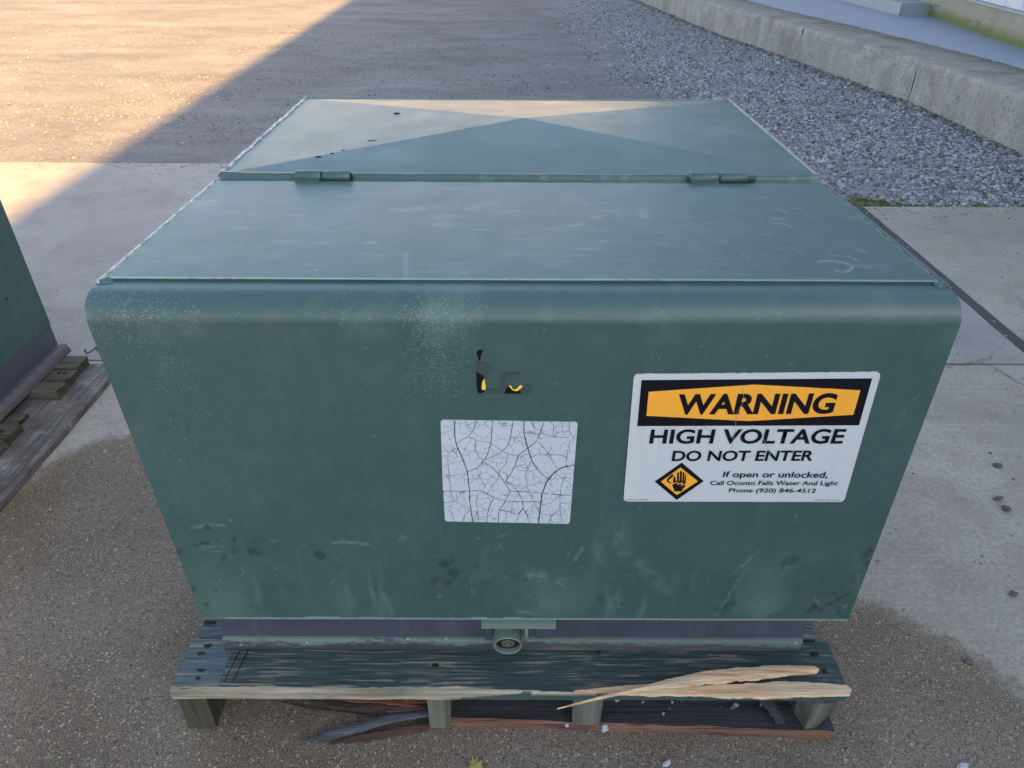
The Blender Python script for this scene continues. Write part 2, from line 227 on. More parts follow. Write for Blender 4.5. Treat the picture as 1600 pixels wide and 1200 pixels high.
D = {'sign':[(0.1256,0.671),(0.405,0.6753),(0.4146,0.4774),(0.1314,0.4768)],'WARNING':[(0.1798,0.6168),(0.3638,0.6191),(0.171,0.6449),(0.3587,0.6471)],'HV':[(0.1536,0.5726),(0.3871,0.5738),(0.1533,0.5939),(0.3844,0.5959)],'DNE':[(0.1842,0.5452),(0.3572,0.5466),(0.1849,0.5613),(0.3551,0.5627)],'IF':[(0.2516,0.5193),(0.3826,0.5189),(0.2517,0.5288),(0.3817,0.5289)],'CALL':[(0.2378,0.5061),(0.3985,0.5064),(0.2377,0.5135),(0.3979,0.5137)],'PHONE':[(0.2633,0.4938),(0.3737,0.4938),(0.2636,0.501),(0.3733,0.5009)],'TL':[(0.1346,0.4796),(0.1621,0.4797),(0.1348,0.4817),(0.1621,0.4819)],'TR':[(0.375,0.4799),(0.4084,0.4801),(0.3748,0.4824),(0.4083,0.4822)],'band':[(0.1349,0.6632),(0.3968,0.6669),(0.4,0.6004),(0.1367,0.5978)],'hex':[(0.1448,0.6474),(0.2651,0.658),(0.3877,0.6507),(0.3889,0.6161),(0.2678,0.6062),(0.1459,0.6133)],'dia':[(0.1973,0.5419),(0.2291,0.512),(0.1994,0.4799),(0.1675,0.511)],'dia_in':[(0.1968,0.5343),(0.2218,0.5119),(0.1982,0.4887),(0.1753,0.5111)],'hand':[[(0.1938,0.4952),(0.204,0.4953),(0.2043,0.4997),(0.2067,0.5028),(0.2065,0.5072),(0.2011,0.5041),(0.2019,0.5084),(0.1963,0.5062),(0.1968,0.51),(0.191,0.5074),(0.1904,0.5059),(0.1919,0.5009),(0.1936,0.4984)],[(0.1906,0.509),(0.1901,0.5195),(0.191,0.5202),(0.1923,0.5189),(0.1936,0.5127),(0.1949,0.5121),(0.1938,0.5256),(0.1947,0.5275),(0.196,0.5262),(0.1974,0.5128),(0.1983,0.5128),(0.1969,0.5281),(0.1981,0.5294),(0.1997,0.5281),(0.2011,0.5128),(0.2018,0.5128),(0.2008,0.5257),(0.2014,0.5275),(0.203,0.5263),(0.2043,0.5122),(0.2047,0.5122),(0.2044,0.5232),(0.2055,0.5236),(0.2059,0.522),(0.2067,0.5085),(0.2024,0.5066),(0.2033,0.5109),(0.1961,0.5078),(0.1975,0.5115)],[(0.1859,0.5213),(0.1875,0.5238),(0.1894,0.5232),(0.1897,0.5213),(0.1882,0.5183),(0.1853,0.5152),(0.1845,0.5139),(0.1853,0.5118),(0.1868,0.5108),(0.1887,0.5105),(0.1881,0.5084),(0.184,0.5102),(0.1826,0.5121),(0.1823,0.5145),(0.1832,0.517)]],'scr':[[(0.2508,0.6558),(0.257,0.6362),(0.251,0.6185),(0.2542,0.5926),(0.2543,0.5739),(0.2553,0.5644)],[(0.2894,0.5821),(0.2967,0.5687),(0.3051,0.5522),(0.3117,0.5382)],[(0.2739,0.5512),(0.284,0.5549)],[(0.2148,0.5982),(0.2253,0.5911)]],'lab':[(-0.0968,0.6053),(0.0658,0.6029),(0.0644,0.4366),(-0.0993,0.4404)],'labnotch':[(-0.0992,0.4929),(-0.0666,0.4931)],'crk':[(5,[(-0.08,0.6054),(-0.081,0.5812),(-0.0785,0.5655),(-0.0719,0.5441),(-0.0672,0.5249),(-0.0658,0.4995),(-0.0658,0.4762),(-0.063,0.4399)]),(4,[(-0.0542,0.603),(-0.0581,0.5916),(-0.0645,0.5813),(-0.0729,0.576),(-0.0782,0.5721)]),(4,[(-0.0351,0.6049),(-0.0361,0.5917),(-0.0379,0.571),(-0.0423,0.5524),(-0.0478,0.5415),(-0.0553,0.5319),(-0.0672,0.526)]),(4,[(-0.0108,0.604),(-0.0132,0.5867),(-0.0162,0.5685),(-0.0277,0.5551),(-0.0445,0.5456)]),(5,[(0.0021,0.6041),(0.002,0.5868),(0.0066,0.5659),(0.0123,0.5445),(0.0211,0.5281),(0.0333,0.5142)]),(4,[(0.0253,0.6034),(0.0217,0.5869),(0.0168,0.5739),(0.0077,0.5646),(-0.0046,0.5526)]),(4,[(-0.0477,0.5429),(-0.0341,0.5306),(-0.0236,0.5139),(-0.0138,0.4934),(-0.0215,0.4734),(-0.0281,0.4614),(-0.0294,0.4386)]),(6,[(0.0648,0.538),(0.0506,0.5338),(0.0393,0.524),(0.0313,0.5085),(0.0265,0.4884),(0.0249,0.4647),(0.0234,0.4373)]),(4,[(-0.0046,0.552),(-0.0077,0.5362),(-0.015,0.5196),(-0.0199,0.5111)]),(3,[(-0.0199,0.5111),(-0.0085,0.504),(0.0013,0.4984),(0.0088,0.5041),(0.0238,0.5085),(0.0334,0.5108)]),(4,[(-0.0992,0.4935),(-0.067,0.4937),(-0.054,0.4952),(-0.0443,0.4895),(-0.0302,0.4808),(-0.0193,0.477),(-0.0039,0.4765),(0.0246,0.476)]),(4,[(-0.0138,0.4934),(-0.0041,0.494),(0.0133,0.4927),(0.0264,0.4907),(0.0417,0.489),(0.064,0.4871)]),(4,[(-0.0036,0.4926),(0.0015,0.4795),(0.0028,0.4646),(0.0086,0.4526),(0.0122,0.4379)]),(4,[(-0.0357,0.4807),(-0.0409,0.4674),(-0.0438,0.4523),(-0.0444,0.4391)]),(4,[(-0.0281,0.4614),(-0.017,0.46),(-0.0048,0.4525),(0.0028,0.4646)]),(3,[(-0.0641,0.5813),(-0.0523,0.5748),(-0.0383,0.5718)]),(3,[(-0.0558,0.5761),(-0.0562,0.5603),(-0.0529,0.5496),(-0.0467,0.5429)]),(3,[(-0.0383,0.571),(-0.0297,0.5644),(-0.0224,0.5578),(-0.0151,0.5538),(-0.0046,0.5526),(0.0079,0.5545)]),(3,[(-0.0172,0.5538),(-0.0193,0.5389),(-0.0267,0.5279),(-0.03,0.5139),(-0.0443,0.4895)]),(3,[(0.0318,0.5581),(0.0375,0.5447),(0.0444,0.531)]),(3,[(0.0199,0.5739),(0.0308,0.5581),(0.0398,0.5406)]),(3,[(0.0111,0.5486),(0.0204,0.5554),(0.0319,0.5541),(0.0435,0.5542),(0.0562,0.5502)]),(3,[(-0.0558,0.531),(-0.0514,0.5166),(-0.0442,0.4996)]),(3,[(-0.0968,0.585),(-0.0888,0.5889),(-0.0805,0.594)]),(3,[(-0.097,0.568),(-0.0902,0.5575),(-0.0767,0.5575)]),(3,[(-0.0972,0.5507),(-0.0905,0.5521),(-0.0911,0.5386),(-0.0896,0.4993),(-0.0909,0.4936)]),(3,[(-0.0976,0.5344),(-0.0847,0.54),(-0.073,0.5441)]),(3,[(-0.0977,0.5191),(-0.0833,0.5206),(-0.0679,0.5221)]),(3,[(0.0032,0.5881),(0.0197,0.5843),(0.0237,0.5869)]),(3,[(0.0556,0.6036),(0.0563,0.5896),(0.0641,0.578)]),(3,[(0.0237,0.5869),(0.0362,0.5818),(0.0527,0.5806),(0.0591,0.5845)]),(3,[(0.058,0.5767),(0.0557,0.5609),(0.0546,0.5393),(0.0571,0.5311)]),(3,[(0.0404,0.5249),(0.0536,0.5143),(0.0631,0.5058)]),(3,[(0.0555,0.5199),(0.0508,0.5058),(0.0494,0.4885),(0.0504,0.4649),(0.0544,0.439)]),(3,[(0.0259,0.4707),(0.0379,0.4737),(0.0484,0.4856)]),(3,[(0.0252,0.4557),(0.0408,0.4527),(0.0494,0.4618)]),(3,[(0.0066,0.5027),(0.0135,0.4854),(0.0193,0.4677),(0.025,0.4617)]),(3,[(0.0071,0.5363),(0.0053,0.5197),(0.0077,0.5041)]),(3,[(-0.0055,0.5363),(0.0072,0.5322),(0.0124,0.5377)]),(3,[(-0.0199,0.5105),(-0.0085,0.4998),(-0.0041,0.494)]),(3,[(-0.0983,0.4745),(-0.0851,0.4775),(-0.0744,0.4687),(-0.0658,0.4612)]),(3,[(-0.0824,0.4907),(-0.0818,0.4775)]),(3,[(-0.0899,0.4921),(-0.0851,0.4775),(-0.0922,0.4641),(-0.0865,0.4404)]),(3,[(-0.054,0.4952),(-0.0577,0.4762),(-0.0559,0.4583),(-0.0617,0.4461)]),(3,[(-0.0116,0.4764),(-0.0115,0.4585)]),(3,[(-0.0193,0.46),(-0.0193,0.4386)]),(3,[(-0.0069,0.4387),(-0.0015,0.4555),(0.0028,0.4646)]),(3,[(0.0369,0.438),(0.0408,0.4527),(0.0494,0.4618)]),(3,[(0.0511,0.4738),(0.0642,0.4754)]),(3,[(-0.0679,0.6042),(-0.0622,0.5916),(-0.0581,0.5916)]),(3,[(-0.0456,0.6043),(-0.0417,0.5968),(-0.0356,0.5943)]),(3,[(-0.0131,0.5815),(0.0023,0.5803)]),(3,[(-0.0753,0.4405),(-0.0726,0.4552),(-0.0658,0.4597)]),(3,[(-0.0551,0.44),(-0.0549,0.4522),(-0.0581,0.4583)]),(3,[(0.0075,0.4526),(0.0184,0.4587),(0.025,0.4617)]),(3,[(-0.0275,0.5969),(-0.0132,0.5982),(-0.0112,0.5969)]),(3,[(0.0111,0.6021),(0.0154,0.5933),(0.0236,0.592)]),(3,[(0.0375,0.6023),(0.037,0.587),(0.0403,0.5805)]),(3,[(0.0476,0.6023),(0.0471,0.5896),(0.0563,0.5896)])],'tb':[[(-0.0519,0.6973),(-0.0515,0.7002),(-0.0499,0.702),(-0.048,0.7013),(-0.0458,0.7027),(-0.0446,0.7013),(-0.0466,0.6973),(-0.0476,0.6936),(-0.048,0.6892),(-0.0499,0.6885),(-0.0507,0.6929)],[(-0.0532,0.6737),(-0.0509,0.6714),(-0.0471,0.6687),(-0.0436,0.6657),(-0.046,0.66),(-0.0471,0.6492),(-0.0433,0.6492),(-0.0449,0.6461),(-0.0476,0.6441),(-0.0508,0.6441),(-0.0523,0.6476),(-0.0529,0.6584)],[(-0.0214,0.6438),(-0.0191,0.6485),(-0.0165,0.6532),(-0.0133,0.6509),(-0.0101,0.6486),(-0.0062,0.6476),(-0.0036,0.6478),(-0.0019,0.6439)]],'ty':[[(-0.0471,0.6492),(-0.0472,0.6538),(-0.0463,0.66),(-0.0433,0.6655),(-0.0434,0.66),(-0.0423,0.6508),(-0.0433,0.6492)],[(-0.0162,0.6546),(-0.0146,0.6558),(-0.013,0.6544),(-0.011,0.6494),(-0.0078,0.6505),(-0.0031,0.6557),(-0.0008,0.6556),(-0.0008,0.6533),(-0.0055,0.6482),(-0.0088,0.6476),(-0.012,0.649)]],'tg':[[(-0.0537,0.6848),(-0.0493,0.6863),(-0.0405,0.6848),(-0.0343,0.6797),(-0.0381,0.6729),(-0.042,0.6669),(-0.0471,0.6691),(-0.0536,0.6747)],[(-0.0481,0.6492),(-0.0281,0.65),(-0.0217,0.6632),(-0.0267,0.6669),(-0.0242,0.6715),(-0.0039,0.6723),(-0.0026,0.6678),(-0.0051,0.664),(-0.0178,0.6632),(-0.0178,0.6555),(-0.021,0.6439),(-0.045,0.6433)],[(0.0003,0.6486),(0.004,0.6556),(0.0105,0.6518),(0.0113,0.6428),(-0.0016,0.6428)]],'dark':[(-0.4135,0.4268,0.0055,1),(-0.45,0.4659,0.0028,0.8),(-0.4507,0.4589,0.0032,0.8),(-0.4584,0.4611,0.0018,0.7),(-0.4459,0.4412,0.0023,0.7),(-0.4654,0.4307,0.0028,0.8),(-0.4631,0.3815,0.0051,0.8),(-0.4536,0.3846,0.0023,0.7),(-0.4226,0.397,0.0055,0.7),(-0.4275,0.3945,0.0028,0.7),(-0.4364,0.3914,0.0023,1),(-0.407,0.4043,0.0028,0.7),(-0.3832,0.4053,0.0041,0.8),(-0.3874,0.3803,0.0032,0.8),(-0.3946,0.3849,0.0018,0.7),(-0.3644,0.381,0.0069,0.9),(-0.3574,0.378,0.0051,0.7),(-0.3473,0.3796,0.0028,0.6),(-0.3583,0.3979,0.0032,0.6),(-0.3433,0.401,0.0028,0.6),(-0.3499,0.4004,0.0018,0.6),(-0.4077,0.3668,0.0041,0.9),(-0.4012,0.3715,0.0023,0.9),(-0.2729,0.3753,0.0083,1),(-0.2668,0.3722,0.0028,0.9),(-0.2498,0.3754,0.0025,0.9),(-0.2576,0.3754,0.0014,0.8),(-0.2999,0.3674,0.0023,0.5),(-0.2524,0.3486,0.0092,0.3),(-0.4315,0.3049,0.0032,0.9),(-0.4626,0.3047,0.0037,0.8),(-0.4511,0.2722,0.0041,0.9),(-0.4536,0.2634,0.0021,0.9),(-0.4471,0.3533,0.0014,0.8),(-0.4162,0.3535,0.0014,0.8),(-0.459,0.2894,0.0018,0.6),(-0.2364,0.3159,0.0092,0.25),(-0.3294,0.3121,0.0115,0.25),(-0.1184,0.3683,0.006,0.5),(-0.1035,0.3589,0.0115,0.45),(-0.0933,0.3397,0.0138,0.5),(-0.0899,0.3685,0.0115,0.45),(-0.0776,0.343,0.0115,0.45),(-0.064,0.3527,0.0103,0.4),(-0.1163,0.3265,0.0069,0.6),(-0.1211,0.3199,0.0055,0.6),(-0.101,0.3167,0.0115,0.45),(-0.0549,0.3686,0.0069,0.35),(-0.0442,0.3496,0.008,0.35),(-0.0468,0.3203,0.0092,0.3),(-0.0042,0.3369,0.0069,0.4),(0.0072,0.3239,0.0057,0.4),(-0.0109,0.3336,0.0032,0.5),(-0.1426,0.3346,0.0034,0.5),(-0.0175,0.301,0.0037,0.5),(0.0097,0.3072,0.0018,0.8),(0.019,0.2937,0.0023,0.6),(-0.0244,0.2866,0.0016,0.8),(-0.0187,0.271,0.0014,0.8),(-0.0083,0.2763,0.0011,0.8),(0.0075,0.3021,0.0014,0.8),(0.0251,0.2799,0.0011,0.8),(-0.0358,0.3002,0.0014,0.8),(-0.0417,0.2779,0.0011,0.8),(0.139,0.2805,0.0032,0.6),(0.1462,0.2771,0.0028,0.6),(0.1155,0.2873,0.0092,0.35),(0.4225,0.261,0.0046,0.9),(0.427,0.2716,0.006,0.9),(0.4375,0.2664,0.0046,0.8),(0.4446,0.2752,0.0041,0.9),(0.4502,0.2805,0.0046,0.9),(0.4572,0.2891,0.006,0.9),(0.4645,0.296,0.0051,0.9),(0.4696,0.3029,0.0046,0.8),(0.45,0.2994,0.0037,0.7),(0.4652,0.2718,0.0041,0.9),(0.4653,0.2577,0.0037,0.9),(0.3662,0.2518,0.0037,0.6),(0.3775,0.2536,0.0032,0.6),(0.2979,0.2674,0.0115,0.35),(0.3077,0.278,0.0115,0.3),(0.2892,0.2638,0.0069,0.4),(0.4707,0.3787,0.0069,0.8),(0.4733,0.389,0.0054,0.8),(0.4777,0.363,0.0061,0.8),(0.4741,0.347,0.0046,0.6),(0.4746,0.4242,0.0023,0.8),(0.3767,0.3678,0.0115,0.4),(0.3632,0.3624,0.01,0.4)],'light':[(12,0.6,[(-0.4351,0.425),(-0.4236,0.4288),(-0.4084,0.431),(-0.3916,0.4305)]),(9,0.5,[(-0.4363,0.3847),(-0.4288,0.389),(-0.4134,0.39)]),(6,0.5,[(-0.4324,0.3828),(-0.4088,0.3817)]),(14,0.5,[(-0.4376,0.3884),(-0.436,0.3841)]),(14,0.55,[(-0.2525,0.397),(-0.235,0.3998),(-0.2053,0.3957)]),(8,0.4,[(-0.2431,0.4031),(-0.2305,0.401),(-0.2158,0.3981)]),(10,0.7,[(-0.3807,0.4398),(-0.38,0.4392)]),(6,0.8,[(-0.2913,0.3931),(-0.2904,0.3928)]),(26,0.45,[(-0.1622,0.4086),(-0.1612,0.408)]),(5,0.6,[(-0.3812,0.3575),(-0.3853,0.3479),(-0.3822,0.3414),(-0.388,0.3349)]),(5,0.6,[(-0.4211,0.3364),(-0.4196,0.3282),(-0.4233,0.3166)]),(5,0.6,[(-0.2684,0.3124),(-0.2626,0.3224),(-0.2576,0.3258)]),(4,0.6,[(-0.2653,0.3191),(-0.2639,0.3125)]),(4,0.5,[(-0.3337,0.4005),(-0.33,0.4035),(-0.3268,0.4005),(-0.331,0.3975),(-0.3337,0.4005)]),(8,0.45,[(-0.3388,0.3481),(-0.3378,0.3475)]),(10,0.6,[(-0.41,0.3715),(-0.4093,0.3674)]),(9,0.5,[(-0.3178,0.3679),(-0.3168,0.3673)]),(8,0.5,[(-0.2864,0.2818),(-0.2856,0.2811)]),(10,0.4,[(-0.4458,0.399),(-0.4446,0.3987)]),(6,0.6,[(-0.0687,0.3268),(-0.0668,0.3135),(-0.0687,0.3034),(-0.0678,0.2932)]),(4,0.6,[(-0.0636,0.3268),(-0.0616,0.3135),(-0.0641,0.3034),(-0.0632,0.2932)]),(24,0.55,[(0.0159,0.337),(0.0247,0.3403),(0.0316,0.3338)]),(10,0.6,[(0.0126,0.3354),(0.0179,0.3468),(0.0334,0.3468)]),(8,0.6,[(0.0261,0.3305),(0.0275,0.3207)]),(8,0.6,[(0.0522,0.3224),(0.0587,0.3274),(0.0678,0.3242)]),(8,0.6,[(0.0567,0.3208),(0.0618,0.3092),(0.0636,0.3175)]),(5,0.6,[(0.0121,0.2988),(0.0145,0.2919),(0.019,0.2937),(0.0189,0.3005)]),(6,0.6,[(0.0394,0.3006),(0.0461,0.304),(0.0463,0.2972)]),(6,0.5,[(0.0305,0.2937),(0.0394,0.2999)]),(9,0.6,[(-0.1047,0.4246),(-0.1036,0.4244)]),(9,0.6,[(-0.0552,0.4086),(-0.0548,0.4074)]),(26,0.45,[(-0.1612,0.408),(-0.1604,0.4074)]),(5,0.5,[(-0.0539,0.3639),(-0.0481,0.3842)]),(4,0.4,[(0.0615,0.3629),(0.0672,0.3818),(0.0709,0.3941)]),(6,0.5,[(-0.0327,0.4087),(-0.0262,0.4132),(-0.0198,0.4147)]),(6,0.4,[(-0.0349,0.3951),(-0.0285,0.3905),(-0.0263,0.3966)]),(4,0.6,[(-0.151,0.3114),(-0.1463,0.3137),(-0.1432,0.3098),(-0.1467,0.3077),(-0.1506,0.3104)]),(4,0.6,[(-0.1181,0.2919),(-0.1146,0.294),(-0.1125,0.2909),(-0.116,0.2889),(-0.1181,0.2919)]),(18,0.5,[(-0.0035,0.2588),(0.0081,0.2588),(0.0199,0.2535)]),(6,0.7,[(-0.0001,0.2623),(0.001,0.2722),(0.0033,0.2701)]),(6,0.4,[(-0.0044,0.3569),(0.0067,0.3557)]),(5,0.6,[(0.0807,0.3551),(0.0865,0.351)]),(14,0.4,[(0.0746,0.3662),(0.0841,0.3911)]),(8,0.5,[(0.1456,0.3344),(0.1568,0.3345)]),(14,0.4,[(0.155,0.3296),(0.1598,0.3263)]),(10,0.4,[(-0.0198,0.3336),(-0.0165,0.327)]),(14,0.25,[(0.1207,0.4447),(0.1263,0.4035)]),(10,0.25,[(0.1354,0.4448),(0.1344,0.4095)]),(5,0.5,[(0.1473,0.2909),(0.1484,0.2841)]),(8,0.5,[(-0.0673,0.2672),(-0.0639,0.2655)]),(40,0.2,[(0.1057,0.3912),(0.1097,0.3664)]),(60,0.18,[(0.1269,0.4214),(0.1418,0.3759)]),(9,0.35,[(0.3162,0.3547),(0.3044,0.3221),(0.2944,0.2744),(0.2887,0.2532)]),(12,0.45,[(0.3548,0.3708),(0.3693,0.355),(0.3668,0.3356)]),(12,0.4,[(0.3233,0.3862),(0.3106,0.3611),(0.2964,0.3418)]),(6,0.5,[(0.3585,0.4517),(0.362,0.4402)]),(5,0.5,[(0.1543,0.4648),(0.1557,0.4592)]),(12,0.3,[(0.4189,0.2958),(0.4331,0.2751)]),(8,0.5,[(0.4608,0.2753),(0.4723,0.2753),(0.4691,0.2612)]),(5,0.25,[(0.4599,0.6491),(0.4499,0.6218),(0.4463,0.5839)]),(40,0.2,[(0.1652,0.3603),(0.2078,0.3015)]),(5,0.6,[(0.264,0.7141),(0.2649,0.7133)]),(5,0.5,[(0.2535,0.7408),(0.2543,0.74)]),(5,0.5,[(0.4264,0.6739),(0.4276,0.6726)]),(6,0.4,[(-0.1962,0.6277),(-0.1984,0.6185)]),(16,0.22,[(-0.1853,0.5459),(-0.1889,0.5305)]),(5,0.6,[(-0.4077,0.5756),(-0.4064,0.5746)]),(5,0.5,[(-0.388,0.5372),(-0.3871,0.5362)]),(7,0.6,[(-0.3812,0.4398),(-0.3808,0.4375)])],'top':[(5,0.7,[(0.3527,0.1034),(0.3698,0.1071),(0.3828,0.1003),(0.3838,0.0866),(0.3743,0.0752),(0.3638,0.0731),(0.3627,0.0797)]),(4,0.55,[(0.3723,0.1214),(0.3897,0.1216),(0.399,0.1124),(0.4007,0.1026)]),(3,0.6,[(0.378,0.1399),(0.3759,0.1288)]),(14,0.25,[(0.397,0.0902),(0.404,0.0869)]),(10,0.4,[(0.4118,0.1403),(0.4167,0.1344)]),(9,0.4,[(0.357,0.2866),(0.3708,0.2772)]),(8,0.35,[(0.386,0.2929),(0.3948,0.2891)]),(9,0.4,[(0.3412,0.2514),(0.3534,0.2488)]),(6,0.4,[(0.3359,0.2288),(0.3485,0.2334),(0.3549,0.2186)]),(4,0.4,[(0.2669,0.1274),(0.2696,0.106)]),(8,0.3,[(0.247,0.1652),(0.2556,0.1637)]),(5,0.4,[(0.309,0.1918),(0.3207,0.1894)]),(6,0.4,[(0.1711,0.1983),(0.1802,0.1967)]),(16,0.25,[(0.0637,0.2164),(0.0786,0.2254)]),(12,0.25,[(0.095,0.248),(0.1069,0.2528)]),(6,0.3,[(0.1196,0.2793),(0.1332,0.2815),(0.1302,0.2699)]),(5,0.3,[(0.0843,0.1996),(0.1076,0.2)]),(5,0.35,[(0.0643,0.1398),(0.0997,0.1403)]),(5,0.35,[(0.0961,0.1633),(0.1083,0.165)]),(5,0.3,[(0.0569,0.1177),(0.0771,0.1179)]),(5,0.45,[(0.0514,0.0985),(0.0542,0.0986)]),(22,0.2,[(0.17,0.282),(0.168,0.2582)]),(5,0.4,[(0.1144,0.3089),(0.1195,0.309)]),(6,0.3,[(0.0868,0.3055),(0.0933,0.3026)]),(4,0.35,[(0.2061,0.2183),(0.2285,0.2345)]),(6,0.25,[(0.3334,0.1484),(0.3399,0.1283)]),(4,0.3,[(0.3124,0.1429),(0.3302,0.1431)]),(5,0.3,[(0.3192,0.0596),(0.3367,0.0554)]),(5,0.3,[(0.2001,0.0745),(0.2081,0.0733)]),(4,0.35,[(0.2434,0.2293),(0.26,0.2322)]),(5,0.3,[(0.2473,0.0653),(0.2593,0.0641)]),(26,0.22,[(-0.1771,0.277),(-0.1379,0.284)]),(10,0.3,[(-0.1963,0.1577),(-0.1844,0.1579)]),(20,0.15,[(-0.101,0.2113),(-0.0966,0.2091)]),(8,0.25,[(-0.1406,0.1262),(-0.1324,0.0536)]),(8,0.2,[(-0.3696,0.2553),(-0.3645,0.2529)]),(6,0.25,[(-0.1099,0.0889),(-0.0582,0.0986)]),(24,0.15,[(-0.0711,0.285),(-0.0405,0.3121)]),(4,0.6,[(-0.2393,0.0766),(-0.2348,0.0696)]),(4,0.5,[(-0.0697,0.0697),(-0.0648,0.0672)])],'speck':[((-0.1125,0.7498),0.014,0.012,90),((-0.0899,0.7224),0.018,0.03,420),((-0.1094,0.6894),0.022,0.05,350),((-0.0849,0.6769),0.016,0.03,200),((-0.4492,0.7364),0.03,0.02,500),((-0.4033,0.6879),0.022,0.06,420),((-0.4033,0.6174),0.02,0.06,300),((-0.3783,0.743),0.02,0.006,120),((-0.1978,0.7532),0.01,0.02,40),((-0.054,0.7555),0.012,0.015,40),((0.0325,0.6289),0.03,0.02,60),((0.136,0.7073),0.01,0.03,60),((0.1542,0.6738),0.01,0.02,30),((-0.4255,0.4976),0.015,0.1,150),((0.0057,0.4208),0.05,0.02,130),((-0.2064,0.4987),0.08,0.08,90),((-0.2872,0.6363),0.2,0.15,60),((0.0785,0.3341),0.3,0.05,150)]}
# ---------------------------------------------------------------- materials
def mat_paint(name, attrs=True, base=(0.034, 0.076, 0.070)):
    s = NT(name); c = s.coord()
    n1 = s.noise(c, 5.0, 5, 0.6); n2 = s.noise(c, 26.0, 5, 0.65); n3 = s.noise(c, 900.0, 2, 0.5)
    col = s.mix(s.ramp(n1, [(0.35, 0.0), (0.68, 1.0)]), base, (base[0] * 1.2, base[1] * 1.06, base[2] * 1.16))
    col = s.mix(s.ramp(n2, [(0.5, 0.0), (0.8, 0.4)]), col, (0.085, 0.13, 0.105))
    # faint vertical rain streaks
    st = s.noise(s.coord((60, 60, 2.2)), 1.0, 3, 0.6)
    col = s.mix(s.ramp(st, [(0.55, 0.0), (0.85, 0.22)]), col, (0.10, 0.14, 0.115))
    sp = s.noise(c, 420.0, 2, 0.6)
    if attrs:
        L, Dk = s.attr('light'), s.attr('dark')
        l2 = s.math('MULTIPLY', L, s.ramp(s.noise(c, 340.0, 3, 0.7), [(0.30, 0.45), (0.62, 1.15)]), True)
        col = s.mix(l2, col, (0.22, 0.315, 0.275))
        d2 = s.math('MULTIPLY', Dk, s.ramp(s.noise(c, 160.0, 3, 0.7), [(0.25, 0.55), (0.55, 1.1)]), True)
        col = s.mix(s.math('MULTIPLY', d2, 0.85), col, (0.018, 0.038, 0.034))
        v = s.n('ShaderNodeTexVoronoi'); v.inputs['Scale'].default_value = 700; s.l(c, v.inputs['Vector'])
        rr = s.sep(v.outputs['Color'])[0]
        spk = s.math('MULTIPLY', s.math('LESS_THAN', rr, s.attr('speck')), s.ramp(v.outputs['Distance'], [(0.25, 1.0), (0.5, 0.0)]))
        col = s.mix(s.math('MULTIPLY', spk, 0.6), col, (0.27, 0.36, 0.32))
        ch = s.attr('chip'); col = s.mix(ch, col, (0.14, 0.085, 0.06))
    else:
        col = s.mix(s.ramp(sp, [(0.70, 0.0), (0.76, 0.5)]), col, (0.17, 0.22, 0.19))
    rg = s.ramp(s.noise(c, 14.0, 4, 0.6), [(0.3, 0.35), (0.75, 0.43)])
    nb = s.bump(n3, 0.12, 0.0004); nb = s.bump(s.noise(c, 3.5, 2, 0.5), 0.12, 0.004, nb)
    return s.done(col, rg, nb, 0.52)
M = {}
M['paint'] = mat_paint('transformer_green_paint')
M['paint2'] = mat_paint('green_paint_plain', False)
M['paint_pale'] = mat_paint('green_paint_rubbed', False, (0.13, 0.185, 0.15))
def mat_weld_highlight():  # bead paint lightened to imitate the reflected highlight along the left edges
    s = NT('weld_highlight_paint'); c = s.coord()
    n = s.noise(c, 60, 4, 0.7)
    col = s.mix(s.ramp(n, [(0.4, 0.0), (0.6, 1.0)]), (0.20, 0.24, 0.21), (0.52, 0.54, 0.50))
    col = s.mix(s.ramp(s.noise(c, 23, 4, 0.7), [(0.62, 0.0), (0.68, 1.0)]), col, (0.15, 0.07, 0.035))
    return s.done(col, 0.45, s.bump(n, 0.4, 0.001))
M['weld_highlight'] = mat_weld_highlight()
def mat_base():
    s = NT('dark_sill_paint'); c = s.coord()
    n = s.noise(c, 9, 5, 0.65)
    col = s.mix(n, (0.036, 0.038, 0.058), (0.078, 0.082, 0.118))
    col = s.mix(s.ramp(s.noise(s.coord((30, 30, 5)), 1.0, 5, 0.7), [(0.5, 0.0), (0.72, 0.5)]), col, (0.10, 0.11, 0.135))
    col = s.mix(s.ramp(s.noise(s.coord((4, 4, 90)), 1.0, 4, 0.7), [(0.55, 0.0), (0.72, 0.4)]), col, (0.028, 0.030, 0.038))
    col = s.mix(s.ramp(s.noise(c, 500, 2, 0.5), [(0.73, 0.0), (0.78, 0.8)]), col, (0.34, 0.36, 0.38))
    col = s.mix(s.ramp(s.noise(c, 40, 5, 0.7), [(0.6, 0.0), (0.75, 0.5)]), col, (0.10, 0.075, 0.07))
    return s.done(col, 0.5, s.bump(s.noise(c, 300, 3), 0.15, 0.0006))
M['sill'] = mat_base()
